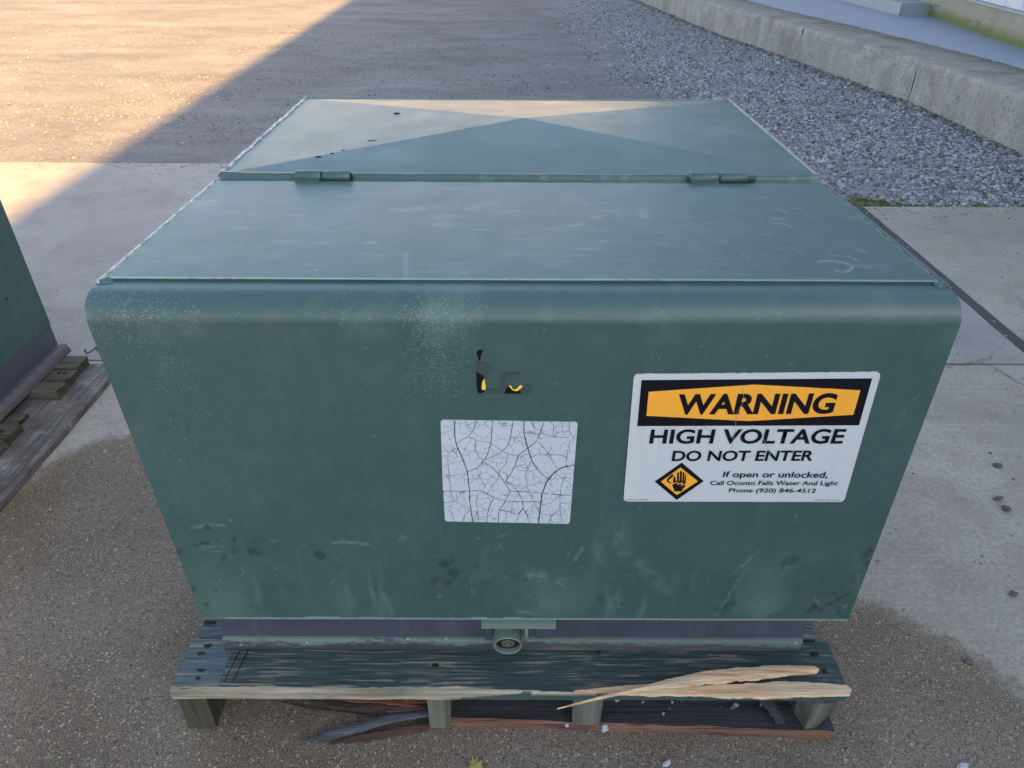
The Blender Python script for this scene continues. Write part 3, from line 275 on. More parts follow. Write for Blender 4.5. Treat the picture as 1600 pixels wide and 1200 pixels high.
def mat_rail():
    s = NT('worn_rail_paint'); c = s.coord()
    sx = s.n('ShaderNodeSeparateXYZ'); tc = s.n('ShaderNodeTexCoord'); s.l(tc.outputs['Object'], sx.inputs[0])
    wav = s.noise(s.coord((9, 9, 40)), 1.0, 6, 0.72); fine = s.noise(s.coord((70, 70, 200)), 1.0, 4, 0.7)
    zz = s.math('MULTIPLY', s.math('SUBTRACT', sx.outputs[2], 0.1235), 15.0)      # height within the flange
    m = s.math('ADD', s.math('ADD', s.math('MULTIPLY', wav, 0.9), s.math('MULTIPLY', fine, 0.45)), zz)
    col = s.mix(s.ramp(m, [(0.66, 0.0), (0.78, 1.0)]), (0.040, 0.042, 0.056), (0.120, 0.165, 0.145))
    right = s.ramp(sx.outputs[0], [(0.0, 0.0), (0.10, 1.0)])
    low = s.ramp(m, [(0.46, 0.8), (0.60, 0.0)])
    col = s.mix(s.math('MULTIPLY', right, low), col, (0.19, 0.155, 0.115))
    col = s.mix(s.math('MULTIPLY', right, 0.35), col, (0.075, 0.080, 0.078))
    v = s.n('ShaderNodeTexVoronoi'); v.inputs['Scale'].default_value = 130; s.l(c, v.inputs['Vector'])
    dot = s.math('MULTIPLY', s.math('LESS_THAN', s.sep(v.outputs['Color'])[0], 0.03), s.ramp(v.outputs['Distance'], [(0.15, 1.0), (0.25, 0.0)]))
    col = s.mix(dot, col, (0.5, 0.52, 0.53))
    return s.done(col, 0.66, s.bump(fine, 0.4, 0.001))
M['rail'] = mat_rail()
def flat(name, col, rough=0.5, spec=0.4, var=0.12, sc=40, bump=0.1):
    s = NT(name); c = s.coord(); n = s.noise(c, sc, 4, 0.6)
    cc = s.mix(n, tuple(v * (1 - var) for v in col), tuple(min(1, v * (1 + var)) for v in col))
    return s.done(cc, rough, s.bump(s.noise(c, sc * 8, 3), bump, 0.0006), spec)
def mat_vinyl():
    s = NT('white_vinyl'); c = s.coord()
    col = s.mix(s.noise(c, 9, 5, 0.6), (0.44, 0.475, 0.50), (0.53, 0.55, 0.565))
    col = s.mix(s.ramp(s.noise(s.coord((40, 40, 6)), 1.0, 5, 0.7), [(0.55, 0.0), (0.75, 0.35)]), col, (0.30, 0.33, 0.34))
    col = s.mix(s.ramp(s.noise(c, 240, 3, 0.7), [(0.66, 0.0), (0.72, 0.6)]), col, (0.16, 0.18, 0.18))
    return s.done(col, 0.45, s.bump(s.noise(c, 30, 3), 0.15, 0.001), 0.3)
M['white'] = mat_vinyl()
M['sill_rust'] = flat('rust_stained_sill_flange', (0.085, 0.072, 0.078), 0.6, 0.35, 0.55, 25, 0.3)
M['black'] = flat('black_print', (0.006, 0.006, 0.009), 0.55, 0.12, 0.1)
M['orange'] = flat('orange_print', (0.83, 0.36, 0.035), 0.42, 0.4, 0.06, 20)
M['yellow'] = flat('yellow_print', (0.80, 0.55, 0.06), 0.45, 0.4, 0.1)
M['ghost'] = flat('sticker_glue_residue', (0.040, 0.062, 0.058), 0.30, 0.5, 0.2, 60)
M['crack'] = flat('crack_gap', (0.025, 0.05, 0.05), 0.6, 0.3, 0.2)
M['scratch'] = flat('scratch_mark', (0.24, 0.26, 0.28), 0.6, 0.3, 0.2)
M['dark'] = flat('dark_rust_gap_shade', (0.022, 0.020, 0.018), 0.8, 0.2, 0.3)  # near-black; also stands for painted shade inside the lock shroud
M['steel'] = flat('worn_bolt_steel', (0.10, 0.085, 0.07), 0.6, 0.4, 0.5, 120)
def mat_label():
    s = NT('aged_white_label'); c = s.coord()
    v2 = s.n('ShaderNodeVectorMath', operation='ADD')
    nz = s.n('ShaderNodeTexNoise'); nz.inputs['Scale'].default_value = 30; s.l(c, nz.inputs['Vector'])
    sc_ = s.n('ShaderNodeVectorMath', operation='SCALE'); s.l(nz.outputs['Color'], sc_.inputs[0]); sc_.inputs['Scale'].default_value = 0.012
    s.l(c, v2.inputs[0]); s.l(sc_.outputs[0], v2.inputs[1])
    d = s.voro(v2.outputs[0], 92.0, 'DISTANCE_TO_EDGE')
    ck = s.ramp(d, [(0.012, 1.0), (0.04, 0.0)])
    gate = s.ramp(s.noise(c, 55, 2), [(0.40, 0.15), (0.56, 0.85)])
    ck = s.math('MULTIPLY', ck, gate)
    col = s.mix(s.noise(c, 25, 3), (0.41, 0.46, 0.51), (0.48, 0.52, 0.565))
    col = s.mix(s.math('MULTIPLY', ck, 0.8), col, (0.10, 0.12, 0.13))
    return s.done(col, 0.5, s.bump(ck, -0.4, 0.0005), 0.35)
M['label'] = mat_label()

def mat_wood(name, wood, paint=None, cover=0.6, axis=0, wear_sc=1.0, grain=1.0):
    s = NT(name); k = [70, 70, 70]; k[axis] = 2.2
    c = s.coord(tuple(k), True); cf = s.coord(tuple(v * 4 if i != axis else v * 6 for i, v in enumerate(k)), True)
    g = s.noise(c, 1.0 * grain, 6, 0.62, 0.3); gf = s.noise(cf, 1.0, 3, 0.6)
    lo = tuple(v * 0.42 for v in wood); hi = tuple(min(1, v * 1.25) for v in wood)
    col = s.mix(s.ramp(g, [(0.32, 0.0), (0.66, 1.0)]), lo, hi)
    if paint:
        pm = s.noise(s.coord((14, 14, 14), True), wear_sc, 4, 0.6)
        th = s.math('ADD', s.math('MULTIPLY', pm, 0.40), s.math('MULTIPLY', gf, 0.90))
        mk = s.ramp(th, [(cover, 1.0), (cover + 0.05, 0.0)])
        pc = s.mix(s.noise(s.coord((5, 5, 5), True), 1.5, 4, 0.6), tuple(v * 0.7 for v in paint), tuple(v * 1.25 for v in paint))
        pc = s.mix(s.ramp(gf, [(0.3, 0.6), (0.48, 0.0)]), pc, (0.012, 0.018, 0.02))
        col = s.mix(mk, col, pc)
    h = s.math('ADD', g, gf)
    return s.done(col, 0.78, s.bump(h, 0.7, 0.003), 0.25)
M['wood_blue'] = mat_wood('weathered_blue_painted_wood', (0.17, 0.165, 0.14), (0.046, 0.070, 0.070), 0.70)
M['wood_blue_left'] = mat_wood('blue_painted_wood', (0.20, 0.19, 0.17), (0.074, 0.108, 0.120), 0.70)
M['wood_olive'] = mat_wood('olive_weathered_block', (0.085, 0.078, 0.05), None, axis=2)
M['wood_greygreen'] = mat_wood('grey_green_block', (0.17, 0.18, 0.135), None, axis=2, grain=0.6)
M['wood_grey'] = mat_wood('grey_weathered_block', (0.145, 0.14, 0.12), None, axis=2)
M['wood_dark'] = mat_wood('dark_damp_wood', (0.050, 0.047, 0.052), None)
M['wood_dark_y'] = mat_wood('dark_damp_stringer', (0.055, 0.05, 0.045), None, axis=1)
M['wood_red'] = mat_wood('reddish_broken_wood', (0.085, 0.046, 0.038), (0.040, 0.035, 0.04), 0.55)
M['wood_edge_red'] = mat_wood('reddish_brown_split_edge', (0.20, 0.105, 0.07), (0.15, 0.05, 0.048), 0.55)
M['wood_red2'] = mat_wood('red_splinter_wood', (0.14, 0.052, 0.034), None)
M['wood_shard'] = mat_wood('grey_shard_wood', (0.115, 0.12, 0.135), None)
M['wood_nb'] = mat_wood('bleached_grey_plank', (0.17, 0.152, 0.15), None, axis=1, grain=0.8)
def mat_rotten():
    s = NT('rotten_bleached_plank'); c = s.coord(); g = s.noise(s.coord((90, 5, 90)), 1.0, 6, 0.7, 0.4); b = s.noise(c, 16, 6, 0.72)
    col = s.mix(s.ramp(g, [(0.36, 0.0), (0.62, 1.0)]), (0.085, 0.075, 0.072), (0.20, 0.182, 0.178))
    col = s.mix(s.ramp(b, [(0.40, 0.75), (0.52, 0.0)]), col, (0.075, 0.062, 0.055))
    col = s.mix(s.ramp(b, [(0.58, 0.0), (0.68, 0.7)]), col, (0.33, 0.315, 0.31))
    col = s.mix(s.ramp(s.noise(c, 7, 4, 0.6), [(0.55, 0.0), (0.68, 0.5)]), col, (0.16, 0.115, 0.085))
    return s.done(col, 0.85, s.bump(g, 0.8, 0.004, s.bump(b, 0.6, 0.004)), 0.2)
M['wood_nb'] = mat_rotten()
M['wood_nb2'] = mat_wood('mossy_pallet_wood', (0.085, 0.074, 0.055), None, axis=0)
def mat_fresh():
    s = NT('fresh_split_pine'); c = s.coord((5, 150, 60), True)
    g = s.noise(c, 1.0, 6, 0.68, 0.8); f = s.noise(s.coord((22, 520, 200), True), 1.0, 3, 0.6)
    col = s.mix(s.ramp(g, [(0.36, 0.0), (0.52, 1.0)]), (0.47, 0.235, 0.115), (0.74, 0.50, 0.295))
    col = s.mix(s.ramp(g, [(0.52, 0.0), (0.64, 0.9)]), col, (0.80, 0.66, 0.47))
    col = s.mix(s.ramp(s.noise(s.coord((7, 30, 30), True), 1.0, 4), [(0.50, 0.0), (0.62, 0.7)]), col, (0.64, 0.52, 0.36))
    col = s.mix(s.ramp(f, [(0.32, 0.45), (0.46, 0.0)]), col, (0.33, 0.19, 0.10))
    return s.done(col, 0.72, s.bump(g, 1.0, 0.004, s.bump(f, 0.6, 0.0012)), 0.3)
M['fresh'] = mat_fresh()
def mat_edge():
    """front edge of the deck plank: bare pale wood where the paint is split off, green where it is not"""
    s = NT('split_plank_edge'); c = s.coord((3, 60, 60))
    g = s.noise(c, 1.0, 5, 0.6, 0.6)
    bare = s.mix(s.ramp(g, [(0.35, 0.0), (0.6, 1.0)]), (0.17, 0.145, 0.105), (0.38, 0.335, 0.255))
    bare = s.mix(s.ramp(s.noise(s.coord((16, 40, 40)), 1.0, 4), [(0.56, 0.0), (0.68, 0.75)]), bare, (0.13, 0.13, 0.10))
    m = s.attr('bare')
    pt = s.mix(g, (0.035, 0.06, 0.056), (0.07, 0.10, 0.09))
    return s.done(s.mix(m, pt, bare), 0.75, s.bump(g, 0.6, 0.002), 0.25)
M['edge'] = mat_edge()

def mat_concrete(name, dry, wet=False, sp=1.0):
    s = NT(name); c = s.coord()
    n1 = s.noise(c, 1.1, 6, 0.62); n2 = s.noise(c, 9, 6, 0.68); n3 = s.noise(c, 110, 5, 0.75); n4 = s.noise(c, 330, 3, 0.75)
    k = lambda f: tuple(min(1, v * f) for v in dry)
    col = s.mix(s.ramp(n1, [(0.36, 0.0), (0.64, 1.0)]), k(0.84), k(1.14))
    col = s.mix(s.ramp(n2, [(0.38, 0.7), (0.55, 0.0)]), col, (dry[0] * 0.84, dry[1] * 0.79, dry[2] * 0.74))
    col = s.mix(s.ramp(n3, [(0.36, 0.75 * sp), (0.50, 0.0)]), col, k(0.62))
    col = s.mix(s.ramp(n3, [(0.54, 0.0), (0.66, 0.6 * sp)]), col, k(1.4))
    col = s.mix(s.ramp(n4, [(0.37, 0.8 * sp), (0.47, 0.0)]), col, k(0.5))
    n5 = s.noise(c, 2.6, 7, 0.72, 0.6)
    col = s.mix(s.ramp(n5, [(0.52, 0.0), (0.60, 0.30), (0.70, 0.48)]), col, (dry[0] * 0.58, dry[1] * 0.55, dry[2] * 0.56))
    col = s.mix(s.ramp(s.noise(s.coord((3, 90, 3)), 1.0, 4, 0.7), [(0.52, 0.0), (0.72, 0.28)]), col, k(1.3))
    ck = s.n('ShaderNodeTexVoronoi', feature='DISTANCE_TO_EDGE'); ck.inputs['Scale'].default_value = 0.55
    wv0 = s.n('ShaderNodeVectorMath', operation='ADD'); nz0 = s.n('ShaderNodeTexNoise'); nz0.inputs['Scale'].default_value = 3.5; nz0.inputs['Detail'].default_value = 6; s.l(c, nz0.inputs['Vector'])
    sl0 = s.n('ShaderNodeVectorMath', operation='SCALE'); sl0.inputs['Scale'].default_value = 0.28; s.l(nz0.outputs['Color'], sl0.inputs[0]); s.l(c, wv0.inputs[0]); s.l(sl0.outputs[0], wv0.inputs[1]); s.l(wv0.outputs[0], ck.inputs['Vector'])
    hair = s.math('MULTIPLY', s.ramp(ck.outputs['Distance'], [(0.0008, 1.0), (0.0022, 0.0)]), s.ramp(s.noise(c, 1.7, 2), [(0.5, 0.0), (0.56, 0.6)]))
    col = s.mix(hair, col, (0.08, 0.075, 0.07))
    dk = s.voro(c, 22.0); col = s.mix(s.ramp(dk, [(0.04, 0.8), (0.09, 0.0)]), col, (0.06, 0.055, 0.055))
    rough = 0.85; h = n3; bs = 0.4
    if wet:
        w = s.math('ADD', s.attr('wet'), s.math('MULTIPLY', s.math('SUBTRACT', s.noise(c, 8, 8, 0.78), 0.5), 0.16))
        rim = s.ramp(w, [(0.50, 0.0), (0.512, 1.0), (0.56, 0.5), (0.75, 0.0)])
        w = s.ramp(w, [(0.482, 0.0), (0.505, 0.8), (0.53, 1.0)])
        def pick(sc, lo, hi, c0, c1, colr, base):
            """aggregate grains: only some cells show, irregular in outline"""
            v = s.n('ShaderNodeTexVoronoi'); v.inputs['Scale'].default_value = sc
            wv = s.n('ShaderNodeVectorMath', operation='ADD'); nz = s.n('ShaderNodeTexNoise'); nz.inputs['Scale'].default_value = sc * 1.3; s.l(c, nz.inputs['Vector'])
            sl = s.n('ShaderNodeVectorMath', operation='SCALE'); sl.inputs['Scale'].default_value = 0.9 / sc; s.l(nz.outputs['Color'], sl.inputs[0])
            s.l(c, wv.inputs[0]); s.l(sl.outputs[0], wv.inputs[1]); s.l(wv.outputs[0], v.inputs['Vector'])
            r = s.sep(v.outputs['Color']); m = s.math('MULTIPLY', s.ramp(r[0], [(lo, 0.0), (hi, 1.0)]), s.ramp(v.outputs['Distance'], [(c0, 1.0), (c1, 0.0)]))
            return s.mix(m, base, s.ramp(r[1], colr))
        wc = s.mix(s.ramp(s.noise(c, 2.2, 5, 0.6), [(0.35, 0.0), (0.65, 1.0)]), (0.125, 0.094, 0.064), (0.240, 0.190, 0.140))
        wc = s.mix(s.ramp(s.noise(c, 1.1, 3, 0.6), [(0.45, 0.0), (0.65, 0.5)]), wc, (0.235, 0.195, 0.155))
        wc = s.mix(s.math('MULTIPLY', rim, 0.45), wc, (0.195, 0.135, 0.075))
        wc = s.mix(s.ramp(n3, [(0.38, 0.6), (0.52, 0.0)]), wc, (0.090, 0.069, 0.050))
        wc = s.mix(s.ramp(n4, [(0.40, 0.8), (0.50, 0.0)]), wc, (0.040, 0.033, 0.027))
        wc = s.mix(s.ramp(n4, [(0.55, 0.0), (0.64, 0.5)]), wc, (0.36, 0.30, 0.23))
        wc = pick(260, 0.45, 0.5, 0.2, 0.5, [(0.0, (0.045, 0.035, 0.028)), (0.4, (0.13, 0.09, 0.062)), (0.72, (0.26, 0.205, 0.15)), (1.0, (0.55, 0.47, 0.36))], wc)
        wc = pick(55, 0.93, 0.95, 0.10, 0.30, [(0.0, (0.05, 0.04, 0.033)), (0.5, (0.16, 0.10, 0.065)), (1.0, (0.40, 0.33, 0.24))], wc)
        wc = pick(110, 0.74, 0.78, 0.15, 0.38, [(0.0, (0.04, 0.033, 0.03)), (0.4, (0.10, 0.062, 0.045)), (0.8, (0.26, 0.22, 0.17)), (1.0, (0.44, 0.38, 0.29))], wc)
        col = s.mix(w, col, wc)
        rough = s.ramp(w, [(0.0, 0.85), (1.0, 0.62)])
    return s.done(col, rough, s.bump(h, bs, 0.0015, s.bump(n4, 0.3, 0.0006)), 0.3)
M['conc'] = mat_concrete('dry_concrete', (0.350, 0.318, 0.272))
M['conc_wet'] = mat_concrete('concrete_with_damp_patch', (0.365, 0.330, 0.280), True)
M['conc_far'] = mat_concrete('pale_concrete', (0.305, 0.282, 0.265), False, 0.55)
def mat_kerb():
    s = NT('weathered_kerb_concrete'); c = s.coord()
    st = s.noise(s.coord((6, 6, 1.6)), 1.0, 6, 0.7)
    col = s.mix(s.ramp(st, [(0.35, 0.0), (0.65, 1.0)]), (0.27, 0.248, 0.215), (0.385, 0.36, 0.315))
    col = s.mix(s.ramp(s.noise(c, 5, 5, 0.7), [(0.55, 0.0), (0.75, 0.6)]), col, (0.47, 0.445, 0.40))
    col = s.mix(s.ramp(s.noise(c, 2.2, 5, 0.7), [(0.55, 0.0), (0.68, 0.5)]), col, (0.15, 0.135, 0.11))
    col = s.mix(s.ramp(s.noise(c, 60, 4, 0.7), [(0.34, 0.7), (0.47, 0.0)]), col, (0.09, 0.08, 0.07))
    return s.done(col, 0.88, s.bump(s.noise(c, 60, 5, 0.7), 0.5, 0.004), 0.25)
M['kerb'] = mat_kerb()
M['walk'] = flat('smooth_blue_grey_walkway', (0.27, 0.315, 0.40), 0.42, 0.45, 0.15, 3, 0.05)
M['block'] = flat('painted_step_concrete', (0.28, 0.33, 0.35), 0.6, 0.4, 0.15, 6, 0.1)
def mat_plinth():
    s = NT('mossy_plinth_concrete'); c = s.coord()
    col = s.mix(s.noise(c, 4, 5, 0.6), (0.23, 0.21, 0.15), (0.36, 0.34, 0.27))
    sx = s.n('ShaderNodeSeparateXYZ'); tc = s.n('ShaderNodeTexCoord'); s.l(tc.outputs['Object'], sx.inputs[0])
    z = s.math('ADD', sx.outputs[2], s.math('MULTIPLY', s.noise(c, 7, 5, 0.7), 0.12))
    col = s.mix(s.ramp(z, [(0.36, 0.85), (0.43, 0.0)]), col, (0.13, 0.145, 0.035))
    col = s.mix(s.ramp(s.noise(s.coord((2, 2, 20)), 1.0, 4, 0.7), [(0.6, 0.0), (0.68, 0.7)]), col, (0.07, 0.065, 0.045))
    return s.done(col, 0.85, s.bump(s.noise(c, 40, 5), 0.4, 0.004), 0.25)
M['plinth'] = mat_plinth()
M['siding'] = flat('pale_metal_siding', (0.55, 0.58, 0.62), 0.45, 0.4, 0.05, 4)
M['roof'] = flat('grey_metal_roof', (0.25, 0.26, 0.27), 0.5, 0.4, 0.05, 4)
def mat_tar():
    s = NT('tar_joint_filler'); c = s.coord()
    col = s.mix(s.noise(c, 90, 3), (0.035, 0.035, 0.036), (0.075, 0.073, 0.072))
    v = s.n('ShaderNodeTexVoronoi'); v.inputs['Scale'].default_value = 60; s.l(c, v.inputs['Vector'])
    r = s.sep(v.outputs['Color'])[0]
    col = s.mix(s.math('MULTIPLY', s.ramp(r, [(0.8, 0.0), (0.84, 1.0)]), s.ramp(v.outputs['Distance'], [(0.2, 1.0), (0.3, 0.0)])), col, (0.34, 0.32, 0.30))
    return s.done(col, 0.8, s.bump(s.noise(c, 120, 4), 0.6, 0.003))
M['tar'] = mat_tar()
def mat_yard():
    s = NT('compacted_gravel'); c = s.coord()
    n1 = s.noise(s.coord((0.6, 1.3, 1)), 1.0, 8, 0.74, 0.3); n2 = s.noise(c, 30, 5, 0.7); n3 = s.noise(c, 150, 3, 0.7)
    col = s.mix(s.ramp(n1, [(0.32, 0.0), (0.68, 1.0)]), (0.092, 0.090, 0.091), (0.208, 0.205, 0.205))
    tanm = s.ramp(s.noise(c, 0.7, 4, 0.6), [(0.5, 0.0), (0.68, 0.4)])
    col = s.mix(tanm, col, (0.20, 0.178, 0.158))
    sxy = s.n('ShaderNodeSeparateXYZ'); s.l(c, sxy.inputs[0])
    near = s.math('ADD', s.math('ADD', sxy.outputs[0], s.math('MULTIPLY', sxy.outputs[1], 0.07)), s.math('MULTIPLY', s.noise(c, 1.4, 6, 0.7), 1.6))
    col = s.mix(s.ramp(s.math('MULTIPLY', near, 0.25), [(0.48, 0.0), (0.72, 0.75)]), col, (0.30, 0.295, 0.305))      # limestone fines washed in from the kerb side
    col = s.mix(s.ramp(s.noise(s.coord((1.3, 2.0, 1)), 1.0, 8, 0.78), [(0.50, 0.0), (0.66, 0.30)]), col, (0.30, 0.29, 0.283))
    col = s.mix(s.ramp(n2, [(0.3, 0.6), (0.48, 0.0)]), col, (0.085, 0.073, 0.066))
    col = s.mix(s.ramp(n3, [(0.56, 0.0), (0.68, 0.7)]), col, (0.42, 0.39, 0.39))
    col = s.mix(s.ramp(n3, [(0.34, 0.6), (0.46, 0.0)]), col, (0.10, 0.088, 0.085))
    return s.done(col, 0.92, s.bump(n2, 0.5, 0.008, s.bump(n3, 0.5, 0.004)), 0.2)
M['yard'] = mat_yard()
def mat_stone(name, stops):
    s = NT(name); c = s.coord()
    oi = s.n('ShaderNodeObjectInfo')
    col = s.ramp(oi.outputs['Random'], stops)
    n = s.noise(c, 90, 4, 0.6)
    col = s.mix(s.ramp(n, [(0.35, 0.35), (0.6, 0.0)]), col, (0.06, 0.058, 0.058))
    return s.done(col, 0.88, s.bump(n, 0.4, 0.002), 0.25)
M['lime'] = mat_stone('crushed_limestone', [(0.0, (0.10, 0.093, 0.092)), (0.25, (0.21, 0.204, 0.208)), (0.6, (0.37, 0.365, 0.375)), (0.92, (0.54, 0.53, 0.54)), (1.0, (0.31, 0.24, 0.18))])
M['ystone'] = mat_stone('yard_pebble', [(0.0, (0.09, 0.082, 0.077)), (0.35, (0.145, 0.139, 0.136)), (0.7, (0.21, 0.203, 0.20)), (0.93, (0.36, 0.335, 0.31)), (1.0, (0.24, 0.15, 0.12))])
M['moss'] = mat_stone('moss_tuft', [(0.0, (0.05, 0.07, 0.02)), (0.5, (0.10, 0.12, 0.035)), (1.0, (0.16, 0.15, 0.06))])
M['pebble'] = flat('dark_pebble', (0.11, 0.10, 0.095), 0.8, 0.25, 0.5, 140, 0.3)
M['pale_pebble'] = flat('pale_pebble', (0.42, 0.40, 0.44), 0.7, 0.3, 0.25, 90, 0.3)
M['leaf'] = flat('dry_yellow_leaf', (0.60, 0.48, 0.20), 0.7, 0.3, 0.5, 60, 0.3)
M['wire'] = flat('rusty_dark_wire', (0.07, 0.065, 0.06), 0.6, 0.4, 0.3)

# ---------------------------------------------------------------- ground, yard, pavement
def yard_z(x, y):
    return -0.014 + 0.022 * (fbm(x, y, 0.9, 3, 3) - 0.5) + 0.010 * (fbm(x, y, 6.0, 3, 9) - 0.5)
gx = np.linspace(-14, 3.6, 270); gy = np.concatenate([np.linspace(2.40, 9, 150), np.linspace(9.08, 26, 110)])
GX, GY = np.meshgrid(gx, gy, indexing='ij')
GP = np.stack([GX, GY, yard_z(GX, GY)], -1)
tag(link('gravel_yard', grid_mesh('gravel_yard', GP), M['yard'], None, True), kind='structure')
bm = bmesh.new()
for (x0, x1, y0, y1) in ((-600, 600, -600, 2.5), (-600, 600, 25.9, 900), (-600, -13.9, 2.5, 25.9), (3.5, 600, 2.5, 25.9)):
    bm.faces.new([bm.verts.new(p) for p in ((x0, y0, -0.034), (x1, y0, -0.034), (x1, y1, -0.034), (x0, y1, -0.034))])
tag(from_bm('ground', bm, M['yard']), kind='structure')

pave = empty('pavement', (0, 1, 0), kind='structure')
WET = [(-1.75, -0.6), (-1.45, -0.1), (-1.27, 0.25), (-1.175, 0.43), (-1.149, 0.489), (-1.13, 0.609), (-1.10, 0.664), (-1.04, 0.707), (-0.98, 0.746), (-0.8, 0.80), (-0.3, 0.78),
       (0.2, 0.52), (0.5, 0.33), (0.60, 0.245), (0.643, 0.228), (0.70, 0.216), (0.75, 0.178), (0.788, 0.146), (0.825, 0.087), (0.863, 0.038), (0.95, -0.12), (1.05, -0.6)]
sx_ = np.linspace(-3.2, 1.545, 240); sy_ = np.linspace(-1.6, 1.100, 140)
SX, SY = np.meshgrid(sx_, sy_, indexing='ij')
sd = poly_sd(SX, SY, WET)
slabB = link('concrete_slab', grid_mesh('slab_near', np.stack([SX, SY, 0 * SX], -1), {'wet': 0.5 + sd}), M['conc_wet'], pave, True)
slabB['label'] = 'near slab with a brown damp patch of exposed aggregate'
def slab(b, mat, lab=None):
    o = box('concrete_slab', b, mat, pave, bevel=0.004)
    if lab: o['label'] = lab
    return o
slab((-3.2, 1.545, 1.1085, 3.07, -0.12, 0.0), M['conc_far'], 'pale slab behind the transformer')
slab((1.585, 3.6, -1.6, 2.46, -0.12, 0.0), M['conc'], 'slab right of the tarred joint')
slab((-8.2, -3.212, 1.1085, 3.10, -0.12, 0.0), M['conc_far']); slab((-8.2, -3.212, -1.6, 1.1, -0.12, 0.0), M['conc'])
slab((-8.2, -3.212, -5.6, -1.612, -0.12, 0.0), M['conc']); slab((-3.2, 1.545, -5.6, -1.612, -0.12, 0.0), M['conc']); slab((1.585, 3.6, -5.6, -1.612, -0.12, 0.0), M['conc'])
# thickness of the near slab below its surface sheet
box('joint_filler', (-8.2, 1.545, 1.098, 1.1105, -0.03, -0.006), M['dark'], pave)
# tar-filled expansion joint with a wandering edge
n = 90; ys = np.linspace(-5.6, 2.47, n); bm = bmesh.new(); prev = None
for y in ys:
    l = 1.546 - 0.005 * (noise.noise(Vector((y * 9, 1, 0))) + 0.5); r = 1.583 + 0.007 * (noise.noise(Vector((y * 8, 5, 0))))
    a, b_ = bm.verts.new((l, y, 0.0015)), bm.verts.new((r, y, 0.0015)); c_, d_ = bm.verts.new((l, y, -0.01)), bm.verts.new((r, y, -0.01))
    if prev:
        for q in ((prev[0], prev[1], b_, a), (prev[2], prev[0], a, c_), (prev[1], prev[3], d_, b_)): bm.faces.new(q)
    prev = (a, b_, c_, d_)
from_bm('tar_joint', bm, M['tar'], pave)
# fine crack-like joint surface between the two left slabs is a real gap: near slab edge wall
bm = bmesh.new(); bm_box(bm, -3.2, 1.545, -1.6, 1.1, -0.12, -0.0045); from_bm('slab_body', bm, M['conc'], pave)

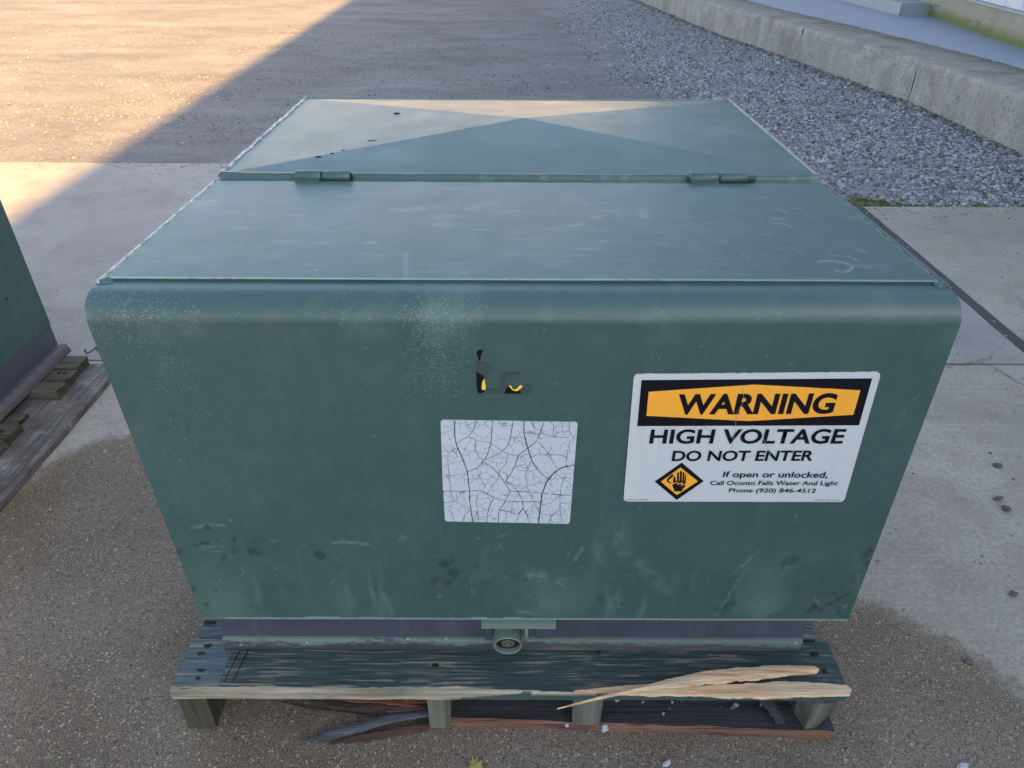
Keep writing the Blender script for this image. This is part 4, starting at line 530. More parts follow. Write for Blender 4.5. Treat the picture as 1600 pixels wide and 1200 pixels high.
# ---- loose stones as instances on a point cloud
def stones(name, pts, scl, mat, flatten=0.72):
    me = bpy.data.meshes.new(name + '_points')
    me.vertices.add(len(pts)); me.vertices.foreach_set('co', np.asarray(pts, np.float32).reshape(-1))
    at = me.attributes.new('scl', 'FLOAT', 'POINT'); at.data.foreach_set('value', np.asarray(scl, np.float32))
    o = bpy.data.objects.new(name, me); COL.objects.link(o)
    ng = bpy.data.node_groups.new(name + '_nodes', 'GeometryNodeTree')
    ng.interface.new_socket('Geometry', in_out='INPUT', socket_type='NodeSocketGeometry')
    ng.interface.new_socket('Geometry', in_out='OUTPUT', socket_type='NodeSocketGeometry')
    N, L = ng.nodes, ng.links
    gi, go = N.new('NodeGroupInput'), N.new('NodeGroupOutput')
    jn = N.new('GeometryNodeJoinGeometry'); 
    for k in range(6):
        ico = N.new('GeometryNodeMeshIcoSphere'); ico.inputs['Subdivisions'].default_value = 2; ico.inputs['Radius'].default_value = 0.5
        sp = N.new('GeometryNodeSetPosition')
        pos = N.new('GeometryNodeInputPosition'); ad = N.new('ShaderNodeVectorMath'); ad.operation = 'ADD'; ad.inputs[1].default_value = (k * 7.3, k * 3.1, 0)
        nz = N.new('ShaderNodeTexNoise'); nz.inputs['Scale'].default_value = 1.9; nz.inputs['Detail'].default_value = 1
        sb = N.new('ShaderNodeVectorMath'); sb.operation = 'SUBTRACT'; sb.inputs[1].default_value = (0.5, 0.5, 0.5)
        scn = N.new('ShaderNodeVectorMath'); scn.operation = 'SCALE'; scn.inputs['Scale'].default_value = 1.15
        L.new(pos.outputs[0], ad.inputs[0]); L.new(ad.outputs[0], nz.inputs['Vector']); L.new(nz.outputs['Color'], sb.inputs[0]); L.new(sb.outputs[0], scn.inputs[0])
        L.new(ico.outputs[0], sp.inputs['Geometry']); L.new(scn.outputs[0], sp.inputs['Offset'])
        tr = N.new('GeometryNodeTransform'); tr.inputs['Scale'].default_value = (1.0, 0.75 + 0.05 * k, flatten)
        L.new(sp.outputs[0], tr.inputs['Geometry'])
        sm = N.new('GeometryNodeSetMaterial'); sm.inputs['Material'].default_value = mat
        L.new(tr.outputs[0], sm.inputs['Geometry'])
        g2i = N.new('GeometryNodeGeometryToInstance'); L.new(sm.outputs[0], g2i.inputs[0]); L.new(g2i.outputs[0], jn.inputs[0])
    iop = N.new('GeometryNodeInstanceOnPoints'); iop.inputs['Pick Instance'].default_value = True
    rv = N.new('FunctionNodeRandomValue'); rv.data_type = 'FLOAT_VECTOR'
    rv.inputs[0].default_value = (-0.5, -0.5, 0); rv.inputs[1].default_value = (0.5, 0.5, 6.28)
    ri = N.new('FunctionNodeRandomValue'); ri.data_type = 'INT'
    for s_ in ri.inputs:
        if s_.name == 'Max' and s_.type == 'INT': s_.default_value = 5
        if s_.name == 'Min' and s_.type == 'INT': s_.default_value = 0
    na = N.new('GeometryNodeInputNamedAttribute'); na.data_type = 'FLOAT'; na.inputs['Name'].default_value = 'scl'
    L.new(gi.outputs[0], iop.inputs['Points']); L.new(jn.outputs[0], iop.inputs['Instance'])
    L.new(rv.outputs[0], iop.inputs['Rotation'])
    L.new([o_ for o_ in ri.outputs if o_.type == 'INT'][0], iop.inputs['Instance Index'])
    L.new([o_ for o_ in na.outputs if o_.enabled][0], iop.inputs['Scale'])
    L.new(iop.outputs[0], go.inputs[0])
    md = o.modifiers.new('scatter', 'NODES'); md.node_group = ng
    me.materials.append(mat)
    tag(o, kind='stuff'); return o
KB = [(2.93, -12), (2.89, 2.0), (2.85, 3.4), (2.81, 4.67), (2.57, 6.33), (2.29, 7.84), (1.92, 11.4), (1.66, 14.0), (0.8, 24.0)]   # kerb foot line (x, y)
KY = [p[1] for p in KB]; KX = [p[0] for p in KB]
kx = lambda y: np.interp(y, KY, KX)
# crushed limestone along the kerb
def scat(n, x0, x1, y0, y1):
    return rng.uniform(x0, x1, n), rng.uniform(y0, y1, n)
X, Y = scat(210000, -1.4, 2.95, 2.45, 11.5)
edge = 1.42 + 0.28 * (fbm(X, Y, 1.1, 3, 21) - 0.5) * 2 - 0.012 * (Y - 2.4) ** 1.6
keep = (X < kx(Y) - 0.004) & (rng.random(len(X)) < np.clip((X - edge + 0.75) / 1.25, 0.006, 1) ** 1.9) & ((Y > 2.475) & (X > 1.545))
keep |= (X < kx(Y) - 0.004) & (X <= 1.545) & (Y > 3.1) & (rng.random(len(X)) < np.clip((X - edge + 0.75) / 1.25, 0.006, 1) ** 1.9)
keep |= (X > 1.1) & (X <= 1.545) & (Y > 3.09) & (rng.random(len(X)) < 0.4)
keep &= rng.random(len(X)) < np.clip(1.1 - (Y - 2.4) * 0.09, 0.35, 1) * np.clip(fbm(X, Y * 1.3, 2.6, 4, 77) * 3.0 - 0.55, 0.25, 1)
X, Y = X[keep], Y[keep]; S = rng.gamma(4.5, 0.0021, len(X)) + 0.004
stones('crushed_limestone', np.stack([X, Y, yard_z(X, Y) + S * 0.05 + rng.random(len(X)) * 0.004], -1), S, M['lime'])
# pebbles in the yard
X, Y = scat(210000, -7.5, 2.6, 3.07, 12.0)
dens = np.clip(1.15 - (Y - 3.07) / 6.0, 0.10, 1) * np.clip(2.6 * fbm(X, Y * 2, 1.3, 4, 5) - 0.85, 0.04, 1) * 0.6
keep = (rng.random(len(X)) < dens) & (X < kx(Y)) & (X > -1.2 - 0.62 * Y)
X, Y = X[keep], Y[keep]; S = rng.gamma(2.6, 0.0025, len(X)) + 0.003
stones('yard_pebbles', np.stack([X, Y, yard_z(X, Y) - S * 0.12], -1), S, M['ystone'])
# moss at the slab corner and dirt line along the slab edges
X = np.concatenate([rng.normal(1.60, 0.10, 260), rng.uniform(1.6, 3.0, 120), rng.uniform(2.2, 2.9, 60)]); Y = np.concatenate([2.475 + np.abs(rng.normal(0, 0.05, 260)), 2.475 + np.abs(rng.normal(0, .02, 120)), 2.47 + np.abs(rng.normal(0, .3, 60))])
stones('moss_tufts', np.stack([X, Y, yard_z(X, Y) + 0.008], -1), rng.gamma(3, 0.004, len(X)) + 0.004, M['moss'], 0.4)
# grit lying on the slabs, thicker by the gravel edge
n_ = 900; X = np.concatenate([rng.uniform(1.6, 3.4, 260), rng.uniform(-2.6, 1.5, 260), rng.uniform(-2.8, 1.5, 180), rng.uniform(0.6, 3.0, 200)])
Y = np.concatenate([2.46 - np.abs(rng.normal(0, 0.09, 260)), 3.06 - np.abs(rng.normal(0, 0.06, 260)), rng.uniform(-0.4, 3.0, 180), rng.uniform(-0.2, 2.4, 200)])
stones('loose_grit', np.stack([X, Y, np.full(n_, 0.001)], -1), rng.gamma(2.2, 0.0014, n_) + 0.0015, M['ystone'], 0.6)
# debris at the foot of the kerb
Y = rng.uniform(2.5, 13, 3200); X = kx(Y) - np.abs(rng.normal(0, 0.035, len(Y))) - 0.005
stones('kerb_foot_debris', np.stack([X, Y, yard_z(X, Y) + 0.008], -1), rng.gamma(3, 0.004, len(X)) + 0.004, M['ystone'], 0.6)

# ---------------------------------------------------------------- raised walkway with kerb
walkway = empty('raised_walkway', (3.0, 5, 0), kind='structure')
def kerb_seg(y0, y1, seed, h=0.268, wdt=0.52):
    ny = max(6, int((y1 - y0) / 0.04)); ny = min(ny, 170)
    prof = [(0, -0.05), (0, 0.06), (0.0, 0.12), (0.0, 0.18), (0, h - 0.03), (0.005, h - 0.010), (0.014, h), (0.10, h), (0.25, h), (wdt, h), (wdt, 0.15)]
    P = np.zeros((ny, len(prof), 3))
    for i, y in enumerate(np.linspace(y0, y1, ny)):
        for j, (dx, z) in enumerate(prof):
            nn = noise.noise(Vector((y * 3, z * 6, seed))) * 0.010 + noise.noise(Vector((y * 14, z * 20, seed))) * 0.005
            chip = max(0, noise.noise(Vector((y * 7, 3.3, seed))) - 0.25) * (0.16 if j in (4, 5, 6) else 0)
            end = 0.007 if i in (0, ny - 1) else 0
            P[i, j] = (kx(y) + dx + (nn if 0 < j < 7 else 0) + chip + (end if j < 8 else 0), y, z - chip * 0.5 - (0.006 if i in (0, ny - 1) and j > 4 else 0))
    me = grid_mesh('kerb_segment', P)
    o = link('kerb_segment', me, M['kerb'], walkway, False); return o
ks = [(-11.9, -6), (-5.996, -2.6), (-2.597, 0.3), (0.303, 2.6), (2.603, 4.668), (4.672, 6.328), (6.332, 11.4), (11.404, 18), (18.004, 23.9)]
for i, (a, b_) in enumerate(ks): kerb_seg(a, b_, i * 3.7)
WB = [(3.82, -12), (3.82, 4.2), (3.85, 5.16), (4.15, 7.2), (4.2, 9), (4.2, 24.0)]
wx = lambda y: np.interp(y, [p[1] for p in WB], [p[0] for p in WB])
bm = bmesh.new(); ys = [-12, -4, 2, 3.4, 4.67, 5.16, 6.33, 7.2, 7.84, 9, 11.4, 14, 24]
rows = []
for y in ys:
    xs = (kx(y) + 0.515, wx(y) + 0.05)
    rows.append([bm.verts.new((xs[0], y, 0.262)), bm.verts.new((xs[1], y, 0.262))])
for a, b_ in zip(rows[:-1], rows[1:]): bm.faces.new((a[0], a[1], b_[1], b_[0]))
from_bm('walkway_surface', bm, M['walk'], walkway)
# two thin saw cuts across the kerb top
for (x0, y0, x1, y1) in ((2.63, 6.66, 3.17, 6.45), (3.0, 5.73, 3.2, 5.63)):
    d = Vector((x1 - x0, y1 - y0, 0)).normalized(); nrm = Vector((-d.y, d.x, 0)) * 0.008
    bm = bmesh.new(); zz = 0.2705
    bm.faces.new([bm.verts.new(p) for p in ((x0 - nrm.x, y0 - nrm.y, zz), (x1 - nrm.x, y1 - nrm.y, zz), (x1 + nrm.x, y1 + nrm.y, zz), (x0 + nrm.x, y0 + nrm.y, zz))])
    from_bm('surface_crack', bm, M['dark'], walkway)
stp = box('concrete_step', (3.86, 4.19, 7.30, 12.4, 0.262, 0.375), M['block'], None, bevel=0.008)
tag(stp, 'long low pale concrete step block on the raised walkway against the wall', 'step')

# ---------------------------------------------------------------- building whose shadow covers the yard
bld = empty('metal_sided_building', (6.5, 4, 0), 'long low building with mossy concrete plinth and pale siding beside the walkway', 'building')
def wall_strip(name, z0, z1, off, thick, mat, parent, ys=None):
    ys = ys or [-12, 4.2, 5.16, 6.2, 7.2, 9, 24.0]; bm = bmesh.new(); prev = None
    for y in ys:
        x = wx(y) + off
        q = [bm.verts.new(p) for p in ((x, y, z0), (x, y, z1), (x + thick, y, z1), (x + thick, y, z0))]
        if prev:
            for k in range(4): bm.faces.new((prev[k], prev[(k + 1) % 4], q[(k + 1) % 4], q[k]))
        else: bm.faces.new(q)
        prev = q
    bm.faces.new(prev[::-1]); return from_bm(name, bm, mat, parent)
wall_strip('plinth', 0.20, 0.47, 0.0, 0.25, M['plinth'], bld)
wall_strip('plinth_ledge', 0.472, 0.49, -0.012, 0.22, M['block'], bld)
wall_strip('wall', 0.492, 3.22, 0.03, 0.2, M['siding'], bld)
bm = bmesh.new()
y = -11.9
while y < 14:
    x = float(wx(y)) + 0.012; bm_box(bm, x + 0.014, x + 0.03, y, y + 0.03, 0.493, 3.2); y += 0.30
o = from_bm('siding_rib', bm, M['siding'], bld); o['kind'] = 'stuff'
EAVE = lambda y: 3.37 - 0.028 * (y + 2.4)
bm = bmesh.new(); q = []
for y in (-12.5, 24.5):
    e = EAVE(y)
    q.append([bm.verts.new(p) for p in ((e, y, 3.38), (e + 6.5, y, 4.9), (e + 13, y, 3.38), (e + 13, y, 3.25), (e, y, 3.25))])
a, b_ = q
for k in range(5): bm.faces.new((a[k], a[(k + 1) % 5], b_[(k + 1) % 5], b_[k]))
bm.faces.new(a[::-1]); bm.faces.new(b_); from_bm('roof', bm, M['roof'], bld)
box('wall', (4.2, 15.9, -12.2, -12.0, 0, 3.24), M['siding'], bld); box('wall', (4.4, 15.9, 24.0, 24.2, 0, 3.24), M['siding'], bld)
box('wall', (15.7, 15.9, -12, 24.0, 0, 3.24), M['siding'], bld)

# unseen shed, added to throw a warm reflection on the tank cover's rear
shed = empty('reflection_shed', (0, 48, 0), 'unseen tan shed added far across the yard for its warm reflection', 'building')
M['shed'] = flat('reflection_shed_wall', (0.68, 0.60, 0.47), 0.7, 0.3, 0.1, 0.5)
box('wall', (-30, 34, 44, 56, -0.05, 6.4), M['shed'], shed); box('roof', (-30.4, 34.4, 43.5, 56.5, 6.402, 6.7), M['roof'], shed)
# ---------------------------------------------------------------- pallet under the transformer
pal = empty('wooden_pallet', (0, 0.45, 0), 'worn blue-painted wooden pallet with a split front edge, under the large transformer', 'pallet')
PT = 0.11          # deck height
def plank_mesh(x0, x1, y0, y1, z0, z1, seed, nx=60, rag=0.0, cut=0.0):
    """weathered board along X with a slightly wavy outline, ragged ends"""
    bm = bmesh.new(); xs = np.linspace(x0, x1, nx); rings = []
    for i, x in enumerate(xs):
        w0 = noise.noise(Vector((x * 5, seed, 0))) * 0.0022; w1 = noise.noise(Vector((x * 5, seed + 9, 0))) * 0.0022
        t = noise.noise(Vector((x * 9, seed + 3, 0))) * 0.0008
        c = 0.0022 + abs(noise.noise(Vector((x * 30, seed, 4)))) * 0.003
        pr = [(y0 + w0, z0), (y0 + w0, z1 - c + t), (y0 + w0 + c, z1 + t)] + [(y0 + (y1 - y0) * k / 4, z1 + t + noise.noise(Vector((x * 4, k, seed))) * 0.0006) for k in (1, 2, 3)] + [(y1 + w1 - c, z1 + t), (y1 + w1, z1 - c), (y1 + w1, z0)]
        r = []
        for k, (yy, zz) in enumerate(pr):
            xe = x
            if i == 0: xe -= rag * (noise.noise(Vector((yy * 90, seed, 1))) + 0.3)
            if i == nx - 1: xe += rag * (noise.noise(Vector((yy * 90, seed, 7))) + 0.3)
            r.append(bm.verts.new((xe, yy, zz)))
        rings.append(r)
    for a, b in zip(rings[:-1], rings[1:]):
        m = len(a)
        for k in range(m): bm.faces.new((a[k], a[(k + 1) % m], b[(k + 1) % m], b[k]))
    bm.faces.new(rings[0][::-1]); bm.faces.new(rings[-1]); return bm
def deck(x0, x1, y0, y1, seed, mat, rag=0.006, lab=None):
    o = from_bm('deck_board', plank_mesh(x0, x1, y0, y1, PT - 0.018, PT, seed, rag=rag), mat, pal)
    if lab: o['label'] = lab
    return o
front = deck(-0.532, 0.508, -0.0315, 0.062, 1.3, M['wood_blue'], 0.003, 'front deck board with blue-green paint worn down to the grain')
# bare split face along the front edge: its own ragged piece over the front of the board
nx = 420; xs = np.linspace(-0.534, 0.505, nx)
rows = []; att = []
for j, t in enumerate((0.0, 0.12, 0.24, 0.36, 0.48, 0.6, 0.72, 0.84, 0.94, 1.0, 1.25)):
    row = []; ar = []
    for x in xs:
        jag = noise.noise(Vector((x * 60, 1, 1))) * 0.0025 + noise.noise(Vector((x * 14, 2, 1))) * 0.0035
        depth = 0.0085 + jag if x < -0.09 else max(0.0025, 0.0085 - (x + 0.09) * 0.04 + jag * 0.7)
        yy = -0.0338 + 0.001 * noise.noise(Vector((x * 20, 3, 0)))
        z = PT - 0.0175 + 0.0175 * min(1, t) * 0.97
        if t > 1: yy += depth; z = PT + 0.0012
        elif t == 1: yy += 0.0015; z = PT - 0.0005
        row.append((x, yy, z))
        hi = 0.45 + 0.55 * noise.noise(Vector((x * 22, 7, 1)))
        if x < -0.09: v = 1.0
        elif x < 0.02: v = 1.0 if t > 0.15 + (x + 0.09) * 8 + hi * 0.15 else 0.0
        elif x < 0.12: v = 1.0 if abs(t - 0.95) < 0.22 + hi * 0.12 else 0.0
        else: v = 0.0
        ar.append(v)
    rows.append(row); att.append(ar)
P = np.array(rows).transpose(1, 0, 2)
sp = link('split_edge', grid_mesh('split_edge', P, {'bare': np.array(att).T}), M['edge'], front)
sp['label'] = 'bare pale split wood along the front edge of the deck board'
end = box('painted_end', (-0.5335, -0.462, -0.0245, 0.061, PT - 0.001, PT + 0.0016), M['wood_blue_left'], front, bevel=0.0005)
end['label'] = 'brighter blue paint at the left end of the deck board'
deck(-0.524, 0.49, 0.067, 0.158, 4.1, M['wood_blue_left'], 0.008)
for i, y in enumerate((0.20, 0.325, 0.45, 0.575, 0.70, 0.835)):
    deck(-0.515, 0.50, y, y + 0.09, 6 + i * 1.7, M['wood_dark'])
# nail holes and nail heads
def disc(name, x, y, z, rx, ry, mat, parent, seed=0):
    bm = bmesh.new(); rn = random.Random(seed); top = []; lo = []
    for k in range(9):
        a = 2 * math.pi * k / 9; q = 0.75 + 0.4 * rn.random()
        top.append(bm.verts.new((x + math.cos(a) * rx * q, y + math.sin(a) * ry * q, z))); lo.append(bm.verts.new((x + math.cos(a) * rx * q, y + math.sin(a) * ry * q, z - 0.003)))
    bm.faces.new(top)
    for k in range(9): bm.faces.new((top[k], lo[k], lo[(k + 1) % 9], top[(k + 1) % 9]))
    return from_bm(name, bm, mat, parent)
for i, (x, y, rx, ry) in enumerate(((-0.517, 0.093, .011, .0035), (-0.503, 0.047, .008, .004), (-0.509, 0.033, .0065, .0035), (-0.499, 0.0025, .0085, .003), (-0.498, -0.011, .005, .0032),
                                    (-0.131, 0.013, .0055, .003), (0.478, 0.036, .008, .004), (0.452, 0.045, .005, .003), (0.483, 0.005, .005, .0035), (0.13, 0.038, .004, .002))):
    disc('nail_hole', x, y, PT + 0.0024, rx, ry, M['dark'], front, i)
# two saw scores near the left end
for dx in (0, 0.013):
    tube('saw_score', [(-0.449 + dx, 0.04, PT + 0.0012), (-0.456 + dx, -0.018, PT + 0.0012)], 0.0008, M['dark'], front, 4)
def stringer(x0, x1, mat, z0=0.0, lab=None, taper=0.0, chamfer=0.0, lean=0.0, y0=-0.029):
    bm = bmesh.new(); prof0 = [(x0, z0), (x1 + taper, z0), (x1, PT - 0.018), (x0, PT - 0.018)]
    prev = None; ys = [y0, y0 + 0.004, 0.1, 0.3, 0.6, 0.925]
    for i, y in enumerate(ys):
        sh = 0.003 if i == 0 else 0
        q = []
        for k, (x, z) in enumerate(prof0):
            ch = chamfer if (i < 2 and k == 2) else 0
            cx = (x0 + x1) / 2
            q.append(bm.verts.new((x + (cx - x) * sh * 8 + lean * (z / 0.09) - ch * 0.5 + noise.noise(Vector((x * 10, y * 8, z * 9))) * 0.002, y, z + (sh if z < 0.05 else -sh))))
        if prev:
            for k in range(4): bm.faces.new((prev[k], prev[(k + 1) % 4], q[(k + 1) % 4], q[k]))
        else: bm.faces.new(q)
        prev = q
    bm.faces.new(prev[::-1])
    bmesh.ops.subdivide_edges(bm, edges=list(bm.edges), cuts=1)
    for v in bm.verts: v.co += Vector((noise.noise(v.co * 25), 0.3 * noise.noise(v.co * 30 + Vector((3, 0, 0))), noise.noise(v.co * 21))) * 0.0018
    o = from_bm('stringer', bm, mat, pal, False, 0.0015)
    if lab: o['label'] = lab
    return o
stringer(-0.530, -0.487, M['wood_olive'], 0.002, 'dark olive corner stringer with mossy left edge')
stringer(-0.141, -0.108, M['wood_greygreen'], 0.006, 'pale grey-green stringer end', lean=0.0)
stringer(0.088, 0.132, M['wood_grey'], 0.014, 'grey stringer end with broken foot')
# right end stringer: broken front corner, foot narrower than the head
bm = bmesh.new(); top = [(0.437, 0.90), (0.4365, 0.020), (0.441, -0.012), (0.456, -0.0395), (0.484, -0.0375), (0.5065, -0.030), (0.5065, 0.90)]
bot = [(0.452, 0.90), (0.450, 0.026), (0.452, -0.006), (0.459, -0.0355), (0.478, -0.0330), (0.499, -0.018), (0.499, 0.90)]
mid = [((a[0] + b[0]) / 2 + noise.noise(Vector((a[0] * 60, a[1] * 60, 0))) * 0.003, (a[1] + b[1]) / 2 - 0.002 * (0 < k < 6)) for k, (a, b) in enumerate(zip(top, bot))]
R3 = [[bm.verts.new((x, y, z)) for x, y in r] for r, z in ((bot, 0.0175), (mid, 0.055), (top, 0.0915))]
for a, b in zip(R3[:-1], R3[1:]):
    for k in range(7): bm.faces.new((a[k], a[(k + 1) % 7], b[(k + 1) % 7], b[k]))
bm.faces.new(R3[0][::-1]); bm.faces.new(R3[-1])
from_bm('stringer', bm, M['wood_grey'], pal, False, 0.0015)['label'] = 'wide grey stringer with a broken chamfered corner'
# bottom boards
o = from_bm('bottom_board', (lambda bm: (bmesh.ops.rotate(bm, verts=bm.verts, cent=(-0.11, -0.02, 0), matrix=Matrix.Rotation(-0.036, 3, 'Z')), bm)[1])(plank_mesh(-0.135, 0.508, -0.017, 0.062, 0.0005, 0.0165, 21.0, rag=0.004)), M['wood_dark'], pal)
o['label'] = 'front bottom board with reddish broken edge'
fb = o; bm = bmesh.new(); prev = None
for x in np.linspace(-0.11, 0.507, 120):
    t = (x + 0.11); yb_ = -0.0208 - 0.036 * t + 0.0009 * noise.noise(Vector((x * 30, 0, 0))); w_ = 0.004 + 0.003 * noise.noise(Vector((x * 18, 4, 0)))
    q = [bm.verts.new(p) for p in ((x, yb_, 0.0006), (x, yb_ - 0.0008, 0.010), (x, yb_ + 0.0004, 0.0163), (x, yb_ + w_, 0.0178), (x, yb_ + w_ + 0.001, 0.0150))]
    if prev:
        for k in range(4): bm.faces.new((prev[k], prev[k + 1], q[k + 1], q[k]))
    prev = q
from_bm('split_edge', bm, M['wood_edge_red'], fb)
from_bm('bottom_board', plank_mesh(-0.155, 0.50, 0.10, 0.19, 0.0005, 0.0165, 23.0, rag=0.01), M['wood_dark'], pal)
for y in (0.33, 0.50, 0.70, 0.83): from_bm('bottom_board', plank_mesh(-0.52, 0.50, y, y + 0.09, 0.0005, 0.0165, y * 30), M['wood_dark'], pal)
def shard(name, pts, w, th, mat, parent, seed=0, rough=0.25, nseg=26, tip=(0.1, 0.1), twist=0.0, offset=True):
    """long splintered strip: centreline pts, half-width w(t), jagged outline, real thickness"""
    pts = [Vector(p) for p in pts]; L = [0]
    for a, b in zip(pts[:-1], pts[1:]): L.append(L[-1] + (b - a).length)
    def at(t):
        d = t * L[-1]
        for i in range(len(L) - 1):
            if d <= L[i + 1] + 1e-9: return pts[i].lerp(pts[i + 1], (d - L[i]) / max(1e-9, L[i + 1] - L[i]))
        return pts[-1]
    bm = bmesh.new(); rings = []
    for i in range(nseg + 1):
        t = i / nseg; p = at(t); d = (at(min(1, t + 0.03)) - at(max(0, t - 0.03))).normalized()
        s = d.cross(Vector((0, 0, 1))).normalized(); tw = twist * (t - 0.5)
        s = (s * math.cos(tw) + Vector((0, 0, 1)) * math.sin(tw)); u = s.cross(d).normalized()
        hw = w(t) if callable(w) else w
        e0 = min(1, t / max(1e-3, tip[0]) + 0.06) if tip[0] else 1; e1 = min(1, (1 - t) / max(1e-3, tip[1]) + 0.06) if tip[1] else 1
        hw *= e0 * e1; h = th * (0.45 + 0.55 * e0 * e1)
        jl = 1 + rough * noise.noise(Vector((t * 14, seed, 1))) + rough * 0.5 * noise.noise(Vector((t * 50, seed, 2)))
        jr = 1 + rough * noise.noise(Vector((t * 14, seed, 5))) + rough * 0.5 * noise.noise(Vector((t * 50, seed, 6)))
        zt = 1 + 0.35 * noise.noise(Vector((t * 9, seed, 8)))
        rings.append([bm.verts.new(p + s * hw * jl - u * h / 2), bm.verts.new(p + s * hw * jl * 0.93 + u * h * 0.35), bm.verts.new(p + s * hw * 0.25 + u * h / 2 * zt),
                      bm.verts.new(p - s * hw * 0.35 + u * h / 2), bm.verts.new(p - s * hw * jr * 0.95 + u * h * 0.3), bm.verts.new(p - s * hw * jr - u * h / 2)])
    for a, b in zip(rings[:-1], rings[1:]):
        for k in range(6): bm.faces.new((a[k], a[(k + 1) % 6], b[(k + 1) % 6], b[k]))
    bm.faces.new(rings[0][::-1]); bm.faces.new(rings[-1]); return from_bm(name, bm, mat, parent)
shard('broken_board', [(-0.41, 0.035, 0.012), (-0.30, 0.012, 0.016), (-0.20, 0.0, 0.02), (-0.135, -0.004, 0.02)], lambda t: 0.016 - 0.006 * t, 0.008, M['wood_red'], pal, 3, 0.5, tip=(0.5, 0.05))
shard('broken_board', [(-0.36, 0.032, 0.020), (-0.26, 0.012, 0.024), (-0.145, 0.004, 0.026)], lambda t: 0.007, 0.006, M['wood_red2'], pal, 9, 0.6, tip=(0.3, 0.2))
shard('broken_board', [(-0.33, 0.040, 0.024), (-0.22, 0.020, 0.030), (-0.14, 0.006, 0.026)], lambda t: 0.006, 0.005, M['wood_red'], pal, 12, 0.6, tip=(0.3, 0.2))
shard('broken_board', [(-0.207, -0.012, 0.085), (-0.165, -0.006, 0.045)], lambda t: 0.005, 0.004, M['wood_red2'], pal, 14, 0.4, tip=(0.1, 0.3))
shard('broken_board', [(-0.345, -0.052, 0.006), (-0.27, -0.036, 0.013), (-0.20, -0.018, 0.020), (-0.135, -0.012, 0.024)], lambda t: 0.0085 - 0.002 * t, 0.006, M['wood_shard'], pal, 17, 0.35, tip=(0.25, 0.05), twist=0.5)
shard('broken_board', [(-0.30, -0.053, 0.003), (-0.24, -0.042, 0.005), (-0.13, -0.022, 0.010)], lambda t: 0.007, 0.005, M['wood_red'], pal, 19, 0.5, tip=(0.3, 0.1))
shard('broken_board', [(-0.47, 0.075, 0.006), (-0.36, 0.060, 0.010), (-0.24, 0.050, 0.012), (-0.15, 0.040, 0.014)], lambda t: 0.016, 0.010, M['wood_dark'], pal, 61, 0.4, tip=(0.3, 0.1))
shard('broken_board', [(-0.425, 0.020, 0.006), (-0.33, 0.002, 0.007), (-0.22, -0.012, 0.008)], lambda t: 0.0028, 0.003, M['wood_olive'], pal, 63, 0.5, tip=(0.5, 0.3))
shard('broken_board', [(-0.29, 0.022, 0.020), (-0.20, 0.002, 0.026), (-0.14, -0.006, 0.022)], lambda t: 0.0035, 0.004, M['wood_red2'], pal, 65, 0.5, tip=(0.4, 0.2))
shard('broken_board', [(0.17, 0.055, 0.0175), (0.24, 0.050, 0.030), (0.42, 0.048, 0.034)], lambda t: 0.010, 0.008, M['wood_dark'], pal, 67, 0.4, tip=(0.2, 0.1))
shard('broken_board', [(0.355, 0.02, 0.085), (0.405, -0.012, 0.05), (0.428, -0.030, 0.022)], lambda t: 0.010, 0.008, M['wood_dark'], pal, 25, 0.4, tip=(0.1, 0.1))['label'] = 'dark diagonal broken stick beside the right stringer'

# loose fresh splinters lying on the deck edge
s1 = shard('wood_splinter', [(0.510, -0.031, 0.1165), (0.42, -0.0300, 0.1165), (0.32, -0.0335, 0.116), (0.22, -0.0320, 0.1165), (0.15, -0.0320, 0.116), (0.085, -0.0335, 0.1145)],
           lambda t: 0.0065 + 0.0062 * math.sin(min(1, t * 1.6 + 0.05) * math.pi) + (0.0035 if t > 0.55 else 0) * min(1, (t - 0.55) * 6), 0.006, M['fresh'], None, 31, 0.28, 150, (0.012, 0.30))
tag(s1, 'fresh pale pine splinter lying flat along the front edge of the pallet, lower of two', 'wood splinter', 'fresh splinters on the pallet')
s2 = shard('wood_splinter', [(0.4725, 0.0035, 0.1185), (0.40, -0.0015, 0.120), (0.30, -0.0135, 0.123), (0.22, -0.0290, 0.126), (0.14, -0.0445, 0.123), (0.058, -0.0605, 0.112)],
           lambda t: 0.0050 + 0.0060 * math.sin(min(1, t * 1.5) * math.pi) - 0.0012 * t, 0.0065, M['fresh'], None, 37, 0.28, 150, (0.012, 0.45))
tag(s2, 'fresh pale pine splinter lying aslant across the other, its sharp tip over the pallet edge', 'wood splinter', 'fresh splinters on the pallet')

# ---------------------------------------------------------------- transformer
tr = empty('padmount_transformer', (0, 0.5, 0.11), 'large green metal box transformer with a white and orange warning label on its front', 'transformer')
SH = 0.0204
shx = lambda z: SH * (0.74 - z)
W2 = 0.4735
# front sheet: vertical face rolling back over a wide bend into the top
prof = [(0.0, 0.2405)]
for z in np.arange(0.243, 0.732, 0.0021): prof.append((0.0, z))
for k in range(1, 37):
    a = math.pi / 2 * k / 36; prof.append((0.031 - 0.031 * math.cos(a), 0.7325 + 0.0280 * math.sin(a)))
for y in (0.036, 0.041, 0.046, 0.050): prof.append((y, 0.7606))
prof = np.array(prof)
nu = 452; us = np.linspace(-W2, W2, nu)
PX = us[:, None] + SH * (0.74 - prof[None, :, 1]); PY = np.repeat(prof[None, :, 0], nu, 0); PZ = np.repeat(prof[None, :, 1], nu, 0)
